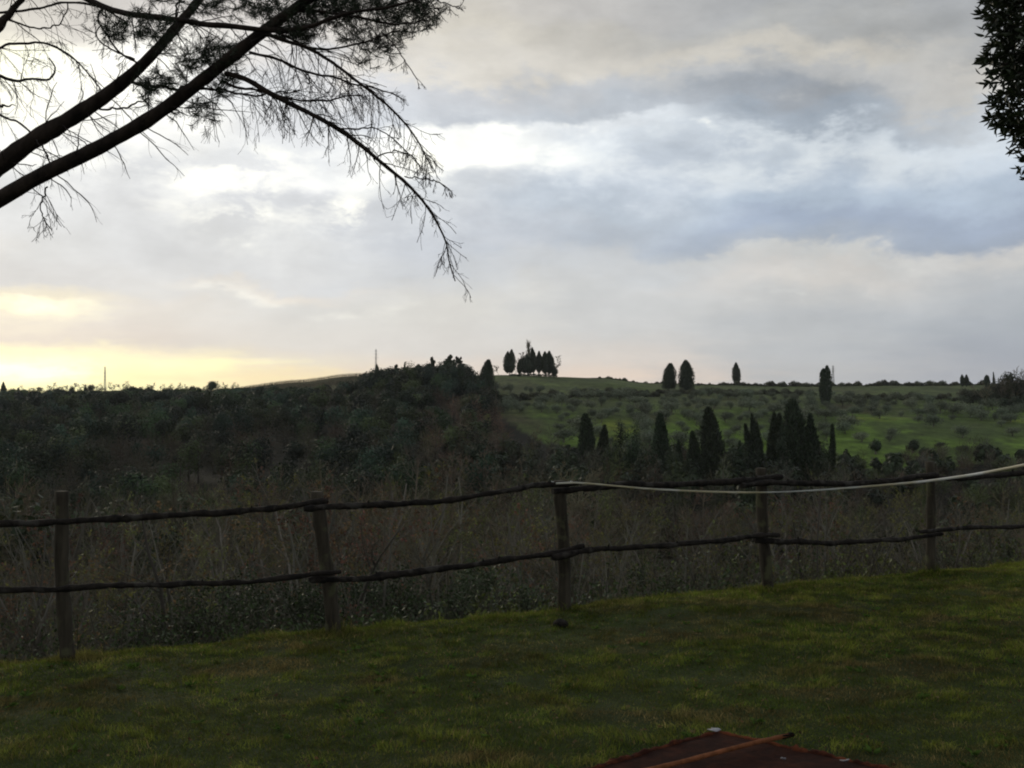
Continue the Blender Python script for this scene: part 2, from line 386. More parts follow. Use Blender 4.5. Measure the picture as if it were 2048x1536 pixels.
def plate():
    rng = np.random.default_rng(3)
    A, B, Cc = PLATE; D = B+Cc-A
    top = bpy.data.objects.new('rusty_plate', None); C.objects.link(top); top.location = A
    tag(top, 'dark rusty sheet metal plate with orange rim lying flat on the lawn', 'metal plate')
    nU = 60
    u = np.linspace(0, 1, nU); U, Vv = np.meshgrid(u, u, indexing='ij')
    pts = A+(B-A)*U[..., None]+(Cc-A)*Vv[..., None]-A
    X = pts[..., 0]+A[0]; Y = pts[..., 1]+A[1]
    zg = ground(X, Y)
    zz = (A[2]+(B[2]-A[2])*U+(Cc[2]-A[2])*Vv)*.5+zg*.5-A[2]+.022+.012*(fbm(X*5, Y*5, 2, 3)-.5)
    edge = np.minimum(np.minimum(U, 1-U), np.minimum(Vv, 1-Vv))
    pts[..., 2] = zz
    lo = pts.copy(); lo[..., 2] -= .006
    idx = np.arange(nU*nU).reshape(nU, nU); q = np.stack([idx[:-1, :-1], idx[:-1, 1:], idx[1:, 1:], idx[1:, :-1]], -1).reshape(-1, 4)
    mb = MB(); mb.add(pts, q); mb.add(lo, q[:, ::-1])
    link('sheet', mb.mesh('sheet', [rustmat('dark_rust', (.026, .012, .009), (.060, .022, .013), 9, .54)], smooth=True), top)
    for a, b, off in (((0, 0), (1, 0), 0), ((0, 0), (0, 1), 0), ((1, 0), (1, 1), 0), ((0, 1), (1, 1), 0)):
        ts = np.linspace(0, 1, 70)
        uu = a[0]+(b[0]-a[0])*ts; vv = a[1]+(b[1]-a[1])*ts
        ii = np.clip((uu*(nU-1)).round().astype(int), 0, nU-1); jj = np.clip((vv*(nU-1)).round().astype(int), 0, nU-1)
        pl = ((B-A)*uu[:, None]+(Cc-A)*vv[:, None]); pl[:, 2] = pts[ii, jj, 2]-.003
        R = .015*(1+.9*(vn(np.arange(70)*.5, np.zeros(70), int(off)+5)-.4))
        mb = MB(); tubes(mb, pl[None], R[None], 7, cap=True, rng=rng, rough=.18)
        link('rim', mb.mesh('rim', [M_RIM], smooth=True), top)
    return top
M_RIM = rustmat('orange_rust', (.04, .015, .01), (.20, .062, .028), 9, .52)
plate()
def rod():
    rng = np.random.default_rng(4)
    a = ghit(1583, 1491)+np.array([0, 0, .055]); 
    b = ghit(1410, 1536)+np.array([0, 0, .075])
    e = b+(b-a)*1.6; e[2] = b[2]
    ts = np.linspace(0, 1, 30)[:, None]; pts = a+(e-a)*ts
    pts[:, 2] += .004*np.sin(ts[:, 0]*9)
    pts -= a
    o = bpy.data.objects.new('wooden_stick', None); C.objects.link(o); o.location = a
    tag(o, 'straight orange brown stick lying across the rusty plate', 'stick')
    mb = MB(); tubes(mb, pts[None], np.full((1, 30), .0115), 10, cap=True, rng=rng, rough=.05)
    link('shaft', mb.mesh('shaft', [barkmat('stick_wood', (.14, .05, .018), (.28, .10, .04), 20, (1, 1, 1), .4)], smooth=True), o)
    dr = norm(pts[-1]-pts[0])
    p2 = np.stack([-.012*dr, .01*dr, .05*dr, .075*dr]); 
    mb = MB(); tubes(mb, p2[None], np.array([[.0115, .0130, .0130, .0122]]), 10, cap=True, rng=rng, rough=.08)
    link('ferrule', mb.mesh('ferrule', [rustmat('black_rust', (.008, .007, .006), (.05, .02, .01), 30, .6)], smooth=True), o)
rod()
def scraps():
    rng = np.random.default_rng(8)
    m = leafmat('white_scrap', (.42, .42, .44), var=0, trans=.1)
    A, B, Cc = PLATE
    for px, py, s, lab in ((1429, 1464, .045, 'torn white scrap on the far corner of the rusty plate'), (1692, 1529, .03, 'small white scrap on the right rim of the rusty plate'), (1568, 1524, .018, 'tiny white scrap on the plate right of the stick')):
        p = ghit(px, py+14); p[2] += .034
        k = 9; th = np.sort(rng.uniform(0, 2*math.pi, k)); rr = s*rng.uniform(.45, 1, k)
        top = np.stack([np.cos(th)*rr, np.sin(th)*rr*.6, .012+rng.uniform(0, .014, k)], 1)
        bot = top.copy(); bot[:, 2] -= .003
        v = np.concatenate([top, bot, [[0, 0, .018]], [[0, 0, .008]]])
        a = np.arange(k); b = (a+1) % k
        mb = MB(); mb.add(v, np.concatenate([np.stack([a, b, np.full(k, 2*k)], 1), np.stack([b+k, a+k, np.full(k, 2*k+1)], 1)]))
        mb.f.append(np.stack([a, a+k, b+k, b], 1)); mb.m.append(np.zeros(k))
        o = link('paper_scrap', mb.mesh('paper_scrap', [m])); o.location = p
        tag(o, lab, 'scrap')
scraps()
grass()

# ------------------------------------------------------------------ fence
def fence():
    rng = np.random.default_rng(12)
    T0 = 8.6
    def dep(px, off=0):
        u = (px-1024)/F; return (T0+off)/(NX*u+NY)
    root = bpy.data.objects.new('rustic_fence', None); C.objects.link(root)
    base = P(1130, 1220, dep(1130)); root.location = base
    tag(root, 'rustic two rail fence of weathered round poles along the lawn edge', 'fence')
    posts = [((121, 984), (134, 1309), 13.5), ((637, 984), (666, 1273), 14), ((1119, 962), (1130, 1224), 12.6), ((1521, 937), (1535, 1184), 11.2), ((1859, 924), (1864, 1152), 8.8), ((2210, 910), (2212, 1118), 8)]
    for (tx, ty), (bx, by), w in posts:
        d = dep(bx)
        a = P(bx, by, d); b = P(tx, ty, dep(bx)); K = 26
        a = a+(a-b)*.12
        ts = np.linspace(0, 1, K)[:, None]; pts = a+(b-a)*ts
        bend = np.stack([.012*np.sin(ts[:, 0]*5+bx), .01*np.cos(ts[:, 0]*4+bx), ts[:, 0]*0], 1); pts = pts+bend
        w3 = w/F*d
        R = w3*(1.08-.14*ts[:, 0])*(1+.05*np.sin(ts[:, 0]*17+bx))
        pts = np.concatenate([pts, pts[-1:]+np.array([[0, 0, .006]])]); R = np.concatenate([R, [R[-1]*.86]])
        mb = MB(); tubes(mb, (pts-base)[None], R[None], 16, cap=True, rng=rng, rough=.03)
        o = link('post', mb.mesh('post', [M['post']], smooth=True), root)
    rails = [
     [(-160, 1053), (0, 1049), (60, 1047), (125, 1045), (200, 1039), (250, 1036), (300, 1034), (400, 1028), (500, 1021), (600, 1009), (656, 1001)],
     [(608, 1017), (655, 1013), (720, 1010), (800, 1008), (870, 1003), (920, 998), (960, 991), (1000, 983), (1050, 974), (1100, 969), (1157, 967)],
     [(1105, 981), (1150, 980), (1200, 975), (1260, 968), (1300, 971), (1350, 971), (1380, 967), (1460, 965), (1500, 960), (1530, 957), (1564, 952)],
     [(1483, 973), (1530, 966), (1560, 964), (1620, 968), (1700, 967), (1760, 963), (1800, 959), (1850, 952), (1876, 950)],
     [(1848, 957), (1900, 956), (1960, 955), (2000, 950), (2048, 944), (2120, 940), (2230, 930)],
     [(-160, 1182), (0, 1179), (50, 1180), (125, 1179), (165, 1173), (200, 1170), (240, 1172), (300, 1171), (400, 1167), (500, 1164), (550, 1158), (600, 1152), (650, 1145), (682, 1143)],
     [(617, 1160), (680, 1158), (740, 1156), (800, 1148), (860, 1140), (920, 1133), (960, 1127), (1000, 1121), (1050, 1115), (1100, 1107), (1140, 1098), (1168, 1090)],
     [(1104, 1115), (1150, 1106), (1200, 1097), (1260, 1096), (1300, 1093), (1350, 1090), (1400, 1084), (1460, 1079), (1500, 1073), (1558, 1070)],
     [(1508, 1081), (1550, 1082), (1600, 1084), (1650, 1088), (1700, 1084), (1750, 1083), (1800, 1078), (1850, 1073), (1885, 1067)],
     [(1840, 1063), (1890, 1060), (1940, 1055), (1980, 1056), (2020, 1055), (2048, 1051), (2120, 1048), (2230, 1044)]]
    wd = [6.5, 6.1, 6.4, 5.6, 4.9, 6.0, 6.3, 5.7, 4.9, 4.2]
    for k, (rl, w) in enumerate(zip(rails, wd)):
        rl = np.array(rl, float); xs = np.linspace(rl[0, 0], rl[-1, 0], 70); ys = np.interp(xs, rl[:, 0], rl[:, 1])
        ys = np.convolve(np.pad(ys, 3, mode='edge'), np.ones(7)/7, 'valid')
        ys = ys+1.6*(vn(xs*.03, xs*0+k, 5)-.5)*2
        off = -.13 if k % 2 == 0 else -.175
        pts = np.array([P(x, y, dep(x, off)) for x, y in zip(xs, ys)])
        wv = w*(1+.22*(vn(xs*.05, xs*0+k*3, 9)-.5)*2)*np.linspace(1.08, .86, 70)
        R = np.array([ww/F*dep(x) for ww, x in zip(wv, xs)])
        R[0] *= .8; R[-1] *= .8
        mb = MB(); tubes(mb, (pts-base)[None], (R*(1+.10*rng.normal(size=70)*(rng.uniform(size=70) < .3)))[None], 10, cap=True, rng=rng, rough=.07)
        # knots and stubs of side branches
        for j in rng.integers(4, 66, 3):
            a = (pts-base)[j]; dd = norm(np.array([rng.normal()*.4, -.2, rng.uniform(.3, 1)]))
            q = np.stack([a, a+dd*R[j]*1.25, a+dd*R[j]*1.75]); tubes(mb, q[None], np.array([[R[j]*.5, R[j]*.36, R[j]*.2]]), 6, cap=True)
        link('rail', mb.mesh('rail', [M['rail']], smooth=True), root)
    # tape
    tape = [(1112, 968), (1135, 964.5), (1160, 965.5), (1300, 978), (1400, 983), (1480, 985), (1530, 985), (1600, 982.5), (1650, 979.5), (1750, 972), (1850, 963), (1950, 949), (2048, 930), (2150, 907), (2418, 838)]
    tp = np.array(tape, float); K = 300
    xs = np.linspace(tp[0, 0], tp[-1, 0], K); ys = np.interp(xs, tp[:, 0], tp[:, 1])
    ys = np.convolve(np.pad(ys, 6, mode='edge'), np.ones(13)/13, 'valid')
    dd = np.interp(xs, [1112, 1160, 1530, 1850, 2048, 2150, 2418], [9.42, 9.35, 8.5, 7.2, 6.25, 5.85, 4.88])
    pts = np.array([P(x, y, d) for x, y, d in zip(xs, ys, dd)])
    wdt = np.interp(xs, [1112, 1200, 1450, 1560, 1640, 1900, 2150], [.012, .016, .017, .007, .009, .017, .021])
    tw = np.interp(xs, [1112, 1300, 1480, 1560, 1620, 1850, 2048, 2150], [.2, .5, .25, 1.1, .9, .35, .1, .05])
    tan = norm(np.gradient(pts, axis=0)); upv = norm(np.array([0, 0, 1.])-tan*tan[:, 2:]); sd = np.cross(tan, upv)
    wv = upv*np.cos(tw)[:, None]+sd*np.sin(tw)[:, None]; nv = np.cross(tan, wv)
    h = .0085
    V = np.stack([pts+wv*h+nv*.0006, pts-wv*h+nv*.0006, pts-wv*h-nv*.0006, pts+wv*h-nv*.0006], 1)
    idx = np.arange(K*4).reshape(K, 4); nx = np.roll(idx, -1, axis=1)
    mb = MB(); bs = pts[0]
    mb.add(V-bs, np.stack([idx[:-1], nx[:-1], nx[1:], idx[1:]], -1).reshape(-1, 4))
    m, nt, ns, lk = new_mat('tape_plastic')
    out = N_(nt, 'ShaderNodeOutputMaterial'); pb = N_(nt, 'ShaderNodeBsdfPrincipled'); pb.inputs['Roughness'].default_value = .45
    tc = N_(nt, 'ShaderNodeTexCoord'); no = N_(nt, 'ShaderNodeTexNoise'); no.inputs['Scale'].default_value = 2.2; lk.new(tc.outputs['Object'], no.inputs['Vector'])
    cr = N_(nt, 'ShaderNodeValToRGB'); cr.color_ramp.elements[0].position = .45; cr.color_ramp.elements[1].position = .56
    cr.color_ramp.elements[0].color = (.85, .87, .86, 1); cr.color_ramp.elements[1].color = (.66, .62, .46, 1)
    lk.new(no.outputs['Fac'], cr.inputs[0]); lk.new(cr.outputs[0], pb.inputs['Base Color'])
    tr = N_(nt, 'ShaderNodeBsdfTranslucent'); mx = N_(nt, 'ShaderNodeMixShader'); mx.inputs[0].default_value = .35
    lk.new(cr.outputs[0], tr.inputs[0]); lk.new(pb.outputs[0], mx.inputs[1]); lk.new(tr.outputs[0], mx.inputs[2]); lk.new(mx.outputs[0], out.inputs[0])
    t = bpy.data.objects.new('barrier_tape', None); C.objects.link(t); t.location = bs
    tag(t, 'sagging pale white and yellow tape tied to the middle fence post', 'tape')
    link('ribbon', mb.mesh('ribbon', [m], smooth=False), t)
    # the knot around the post top: loop plus two frayed ends
    mb = MB(); c = P(1124, 966, dep(1124))-bs; th = np.linspace(0, 2*math.pi, 25)
    rr = .072
    pl = np.stack([c[0]+np.cos(th)*rr, c[1]+np.sin(th)*rr, c[2]+.006*np.sin(3*th)], 1)
    tubes(mb, pl[None], np.full((1, 25), .0045), 5)
    for px in (1107, 1142):
        a = P(px, 968, dep(px)-.1)-bs
        for q in range(4):
            dv = norm(np.array([rng.normal()*.35, rng.normal()*.2-.1, 1.])); e = a+dv*rng.uniform(.02, .036)
            tubes(mb, np.stack([a, (a+e)/2+rng.normal(size=3)*.003, e])[None], np.array([[.005, .004, .002]]), 4)
    link('knot', mb.mesh('knot', [m]), t)
    mb = MB(); e = pts[-1]; pl = np.stack([3.335+np.cos(th)*.118-bs[0], 4.90+np.sin(th)*.118-bs[1], e[2]+.006*np.sin(2*th)-bs[2]], 1)
    tubes(mb, pl[None], np.full((1, 25), .007), 5); link('knot', mb.mesh('knot', [m]), t)
fence()
# dark clod by the middle post
def clod():
    rng = np.random.default_rng(2)
    p = ghit(1121, 1254)
    import bmesh
    bm = bmesh.new(); bmesh.ops.create_icosphere(bm, subdivisions=3, radius=.055)
    for v in bm.verts:
        n = fbm(np.array([v.co.x*30+v.co.z*17]), np.array([v.co.y*30-v.co.z*11]), 4, 3)[0]
        v.co *= .7+.6*n; v.co.z *= .62; v.co.x *= 1.15
    me = bpy.data.meshes.new('earth_clod'); bm.to_mesh(me); bm.free()
    me.materials.append(barkmat('dark_earth', (.006, .005, .004), (.03, .024, .018), 40, (1, 1, 1), 1))
    o = link('earth_clod', me); o.location = (p[0], p[1], p[2]+.028)
    tag(o, 'small dark lump of earth in the grass below the middle post', 'clod')
clod()

# ------------------------------------------------------------------ overhanging pine (upper left)
def smooth_poly(pts, K):
    pts = np.array(pts, float); s = np.concatenate([[0], np.cumsum(np.linalg.norm(np.diff(pts[:, :2], axis=0), axis=1))])
    q = np.linspace(0, s[-1], K*4); o = np.stack([np.interp(q, s, pts[:, i]) for i in range(pts.shape[1])], 1)
    w = max(3, (K*4//len(pts))//2*2+1)//2*2+1
    p = np.pad(o, ((w//2, w//2), (0, 0)), mode='reflect', reflect_type='odd'); o = np.stack([np.convolve(p[:, i], np.ones(w)/w, 'valid') for i in range(o.shape[1])], 1)
    return o[np.linspace(0, len(o)-1, K).round().astype(int)]
def pine():
    rng = np.random.default_rng(21)
    root = bpy.data.objects.new('pine_tree', None); C.objects.link(root)
    D0 = 7.0
    tb = np.array([-6.3, 7.3, gz(-6.3, 7.3)]); root.location = tb
    tag(root, 'big pine leaning in from the left with dark limbs and drooping bare twigs', 'pine tree')
    def poly(pts, K, wobble=0):
        q = smooth_poly([(a, b, c, w) for a, b, c, w in pts], K)
        p = np.array([P(a, b, c) for a, b, c, w in q]); R = q[:, 3]/2/F*q[:, 2]*.86
        R = R*(1+wobble*(vn(np.arange(K)*.5, np.zeros(K), int(pts[0][0]) % 50)-.5)*2)
        return p, R
    # px, py, depth, thickness in photo pixels
    A = [(-260, 520, 7.2, 60), (-120, 462, 7.1, 54), (0, 398, 7, 46), (80, 350, 7, 44), (165, 312, 7, 42), (235, 275, 7, 41), (300, 238, 7, 40), (360, 196, 6.95, 38), (415, 152, 6.9, 36), (470, 108, 6.85, 34), (520, 68, 6.8, 32), (575, 28, 6.8, 30), (625, -8, 6.75, 29), (720, -80, 6.7, 24), (800, -150, 6.7, 18)]
    B = [(-240, 490, 7.5, 62), (-110, 415, 7.5, 56), (0, 330, 7.5, 52), (60, 283, 7.5, 50), (120, 250, 7.5, 47), (180, 213, 7.5, 42), (230, 178, 7.5, 38), (280, 135, 7.5, 32), (325, 88, 7.5, 28), (360, 45, 7.5, 26), (395, 5, 7.5, 25), (440, -60, 7.5, 21), (480, -130, 7.5, 15)]
    limbs = [A, B]
    # trunk
    fk = P(-260, 510, 7.3); ts = np.linspace(0, 1, 14)[:, None]
    tr = tb+(fk-tb)*ts+np.array([.12, 0, 0])*np.sin(ts*3.1); Rt = np.linspace(.24, .13, 14)
    tr[0, 2] -= .15
    mb = MB(); tubes(mb, (tr-tb)[None], Rt[None], 20, cap=True, rng=rng, rough=.03)
    up2 = np.stack([fk, fk+[-.3, .3, 1.2], fk+[-.5, .5, 2.6], fk+[-.6, .8, 4.2]]); tubes(mb, (up2-tb)[None], np.array([[.12, .11, .09, .05]]), 16, rng=rng, rough=.03)
    link('trunk', mb.mesh('trunk', [M['pine_bark']], smooth=True), root)
    lim = []
    for L in limbs:
        p, R = poly(L, 70, .07); R = R*.80; lim.append((p, R)); mb = MB(); tubes(mb, (p-tb)[None], R[None], 16, cap=True, rng=rng, rough=.03)
        link('limb', mb.mesh('limb', [M['pine_bark']], smooth=True), root)
    # boughs: (points, twig density per bough, droop side)
    boughs = [
     [(120, -30, 7.3, 15), (180, 0, 7.2, 14), (230, 23, 7.1, 14), (290, 33, 7, 14), (345, 40, 6.9, 13), (420, 48, 6.8, 13), (500, 57, 6.7, 12), (580, 60, 6.7, 12), (640, 47, 6.6, 10), (700, 22, 6.6, 8), (780, 12, 6.5, 6), (850, -5, 6.5, 4)],
     [(455, 150, 6.9, 14), (490, 157, 6.8, 13), (530, 180, 6.7, 13), (570, 202, 6.7, 12), (630, 233, 6.6, 11), (690, 265, 6.6, 11), (730, 297, 6.5, 10), (775, 335, 6.5, 9), (810, 363, 6.5, 8), (845, 400, 6.4, 6.5), (872, 440, 6.4, 5), (890, 480, 6.4, 4), (902, 530, 6.4, 3), (908, 560, 6.4, 2)],
     [(520, 62, 6.8, 10), (570, 80, 6.8, 9), (620, 96, 6.7, 8), (680, 135, 6.6, 7), (730, 175, 6.6, 6), (780, 214, 6.6, 5.5), (820, 258, 6.5, 4.5), (845, 300, 6.5, 3.5), (862, 335, 6.5, 2.5)],
     [(500, 106, 6.9, 7), (560, 120, 6.9, 6.5), (610, 143, 6.8, 6), (660, 154, 6.8, 5), (720, 170, 6.8, 4), (770, 180, 6.8, 3), (800, 195, 6.8, 2)],
     [(450, 165, 6.9, 7), (480, 176, 6.9, 6), (530, 184, 6.8, 5.5), (580, 197, 6.8, 5), (630, 203, 6.8, 4.5), (680, 195, 6.8, 4), (728, 192, 6.8, 2.5)],
     [(400, 178, 7, 6), (450, 180, 6.9, 5), (490, 190, 6.9, 5), (540, 188, 6.8, 4), (600, 180, 6.8, 3)],
     [(683, 258, 6.6, 4), (720, 257, 6.6, 3.5), (750, 256, 6.5, 3), (785, 275, 6.5, 2.5), (820, 310, 6.5, 2)],
     [(745, 318, 6.5, 3.5), (780, 302, 6.5, 3), (820, 305, 6.5, 2.5), (845, 340, 6.5, 2)],
     [(812, 356, 6.5, 3), (845, 355, 6.5, 2.6), (880, 365, 6.4, 2), (900, 380, 6.4, 1.5)],
     [(-60, 90, 7.6, 26), (0, 50, 7.6, 22), (20, 30, 7.6, 16), (45, -10, 7.6, 12), (80, -60, 7.6, 9)],
     [(-40, 26, 7.7, 6), (40, 22, 7.6, 6), (90, 12, 7.5, 5), (150, 4, 7.5, 5), (200, 12, 7.4, 4.5), (250, 42, 7.3, 4)],
     [(-40, 105, 7.8, 6), (20, 88, 7.8, 6), (60, 83, 7.8, 5.5), (110, 92, 7.7, 5), (150, 118, 7.7, 4), (180, 150, 7.6, 3.5), (205, 185, 7.6, 2.5)],
     [(-60, 135, 7.8, 9), (0, 152, 7.8, 8), (35, 163, 7.8, 7), (60, 160, 7.8, 6), (105, 158, 7.8, 5), (114, 140, 7.8, 4), (100, 118, 7.8, 3)],
     [(-40, 222, 7.8, 6), (0, 232, 7.7, 5.5), (30, 240, 7.7, 5), (60, 262, 7.6, 4.5), (72, 280, 7.5, 4)],
     [(20, 42, 7.6, 5), (70, 58, 7.6, 4), (110, 55, 7.6, 3.5), (130, 35, 7.6, 3), (135, 5, 7.6, 3)],
     [(268, 118, 7.4, 6), (240, 108, 7.4, 5), (220, 80, 7.4, 5), (200, 50, 7.3, 4.5), (192, 30, 7.3, 4), (205, 15, 7.3, 4)],
     [(275, 125, 7.4, 4.5), (235, 105, 7.4, 4), (200, 85, 7.4, 3.5), (190, 65, 7.4, 3), (205, 50, 7.4, 2.5)],
     [(250, 163, 7.5, 6), (290, 170, 7.4, 8), (325, 172, 7.3, 7), (350, 182, 7.2, 7), (380, 168, 7.0, 6)],
     [(198, 218, 7.5, 5), (240, 216, 7.5, 4.5), (270, 210, 7.5, 4), (295, 196, 7.5, 3)],
     [(84, 290, 7.4, 4), (95, 312, 7.4, 4), (100, 335, 7.2, 3.5)],
     [(94, 372, 7, 4), (88, 392, 7, 3.5), (80, 415, 7, 3), (88, 440, 7, 2.5), (102, 458, 7, 1.5)],
     [(-40, 210, 8, 9), (0, 212, 8, 6), (30, 210, 8, 1.5)],
     [(590, 18, 6.8, 8), (660, 25, 6.8, 7), (740, 40, 6.7, 6), (800, 48, 6.7, 5), (860, 42, 6.7, 3)],
     [(560, 66, 6.8, 6), (620, 98, 6.8, 5), (680, 98, 6.8, 4.5), (740, 78, 6.7, 4), (800, 60, 6.7, 3)],
     [(600, 5, 6.8, 6), (660, -5, 6.8, 5), (740, -10, 6.8, 5), (830, 0, 6.8, 4), (880, 20, 6.8, 2)],
     [(850, -10, 6.6, 4), (880, 4, 6.6, 3), (905, 12, 6.6, 2), (925, 20, 6.6, 1.2)],
     [(760, 60, 6.7, 3), (790, 90, 6.7, 2.5), (815, 130, 6.7, 2), (835, 160, 6.7, 1.3)],
     [(428, 15, 7, 6), (440, 0, 7, 5), (450, -30, 7, 4)],
     [(355, 40, 7, 5), (350, 22, 7, 5), (358, -6, 7, 4)],
    ]
    tw = MB(); bare = []
    nd_anchor = []
    spec = {0: (34, .28), 1: (50, .26), 2: (56, .30), 3: (36, .27), 4: (34, .30), 5: (24, .32), 6: (14, .17), 7: (12, .15), 8: (10, .12), 9: (12, .4), 10: (14, .3), 11: (22, .32), 12: (20, .28), 13: (6, .2), 14: (10, .25), 15: (8, .15), 16: (6, .12), 17: (6, .15), 18: (8, .15), 19: (8, .22), 20: (12, .20), 22: (14, .2), 23: (12, .2), 24: (10, .25), 25: (6, .12), 26: (8, .14)}
    for k, b in enumerate(boughs):
        K = 34; p, R = poly(b, K, .06); R = np.maximum(R, .0032)
        zz = (vn(np.arange(K)*.45, np.zeros(K), k+60)-.5)*.02; p = p+np.stack([zz, zz*0, -zz], 1)
        mb = MB(); tubes(mb, (p-tb)[None], R[None], 7, rng=rng, rough=.06, cap=True)
        br = link('bough', mb.mesh('bough', [M['pine_bark']], smooth=True), root)
        if k in spec:
            n, ln = spec[k]
            sub = MB()
            Pa, Ra = grow(p[None], R[None], n, .08, .99, ln*1.25, .8, -.20, .12, 9, rng, rs=.3, rmin=.0020, absolute=True, dirbias=(-.12, 0, -.5), flat=(1, .55, 1), tlen=.5); Ra = np.minimum(Ra, .0036)
            # twigs shorten towards the tip
            tubes(sub, Pa-tb, np.maximum(Ra, .0018), 4)
            Pb, Rb = grow(Pa, Ra, 4, .15, .98, .6, .65, -.16, .2, 7, rng, rs=.6, rmin=.0014, dirbias=(0, 0, -.4), flat=(1, .55, 1)); Rb = np.minimum(Rb, .0018)
            tubes(sub, Pb-tb, np.maximum(Rb, .0012), 3)
            Pc, Rc = grow(Pb[::2], Rb[::2], 2, .2, .95, .6, .7, -.22, .15, 5, rng, rs=.8, rmin=.0011, flat=(1, .55, 1))
            tubes(sub, Pc-tb, np.clip(Rc, .0010, .0013), 3)
            link('twigs', sub.mesh('twigs', [M['pine_twig']]), br)
    # twigs straight off the limbs
    sub = MB()
    for (p, R), n in zip(lim, (26, 40)):
        Pa, Ra = grow(p[None], R[None], n, .25, .85, .42, .9, -.12, .14, 9, rng, rs=.12, rmin=.0024, absolute=True, dirbias=(.2, 0, -.5))
        Ra = np.minimum(Ra, .0036); tubes(sub, Pa-tb, Ra, 4)
        Pb, Rb = grow(Pa, Ra, 5, .2, .98, .5, .6, -.2, .16, 7, rng, rs=.5, rmin=.0013, dirbias=(0, 0, -.4)); tubes(sub, Pb-tb, Rb, 3)
    link('twigs', sub.mesh('twigs', [M['pine_twig']]), root)
    # needle tufts: (px, py, rx, ry, count, droop)
    tufts = [(250, 62, 42, 24, 22), (300, 50, 40, 26, 22), (320, 78, 34, 22, 16), (215, 65, 20, 14, 6), (400, 118, 45, 26, 30), (432, 105, 38, 30, 26), (372, 140, 22, 18, 12), (460, 150, 26, 26, 14), (300, 172, 32, 15, 18), (322, 160, 24, 12, 10),
             (292, 196, 14, 10, 6), (430, 180, 26, 18, 14), (405, 210, 22, 16, 9), (382, 232, 26, 14, 7), (412, 238, 12, 10, 4), (345, 225, 14, 8, 3),
             (560, 22, 70, 26, 46), (620, 45, 70, 30, 44), (640, 10, 70, 20, 40), (700, 20, 60, 26, 34), (760, 20, 55, 26, 34), (815, 28, 45, 24, 30), (850, 20, 25, 28, 16), (790, 62, 40, 18, 14), (830, 60, 26, 14, 8), (610, 78, 40, 16, 12), (592, 66, 26, 22, 14),
             (740, 90, 42, 16, 16), (765, 100, 16, 18, 7), (700, 80, 30, 14, 6), (430, 15, 60, 18, 16), (500, 15, 46, 20, 16), (395, 5, 40, 12, 10), (330, 0, 30, 10, 6), (725, 128, 26, 10, 5), (540, 60, 30, 16, 8), (330, 100, 12, 10, 4), (690, 50, 50, 18, 14)]
    nd = MB(); ns = nd
    for cx, cy, rx, ry, n in tufts:
        n = int(n*1.75)
        a = rng.normal(size=(n, 2))*.55; q = np.stack([cx+a[:, 0]*rx, cy+a[:, 1]*ry], 1)
        dd = 6.95+rng.normal(size=n)*.16
        base = np.array([P(x, y, d) for (x, y), d in zip(q, dd)])
        dv = norm(rng.normal(size=(n, 3))*[1, 1, .6]+[.35, 0, .1])
        L = rng.uniform(.05, .10, n)
        K = 5; tt = np.linspace(0, 1, K)
        sh = base[:, None]+dv[:, None]*(L[:, None]*tt)[..., None]+np.array([0, 0, 1.])*(tt**2*.02)[None, :, None]
        tubes(ns, sh-tb, np.full((n, K), .0028), 4)
        m = 40
        ti = rng.uniform(.2, 1, (n, m)); pos = base[:, None]+dv[:, None]*(L[:, None]*ti)[..., None]+np.array([0, 0, 1.])*(ti**2*.02)[..., None]
        nv = norm(dv[:, None]*.75+rng.normal(size=(n, m, 3))*.62)
        leaves(nd, (pos-tb).reshape(-1, 3), nv.reshape(-1, 3), rng.uniform(.035, .065, n*m), .0024, rng, col=np.repeat(rng.uniform(.6, 1.4, (n, 1)), m, axis=0)*np.ones(3), fold=0)
    link('needles', nd.mesh('needles', [M['needle']]), root)
pine()

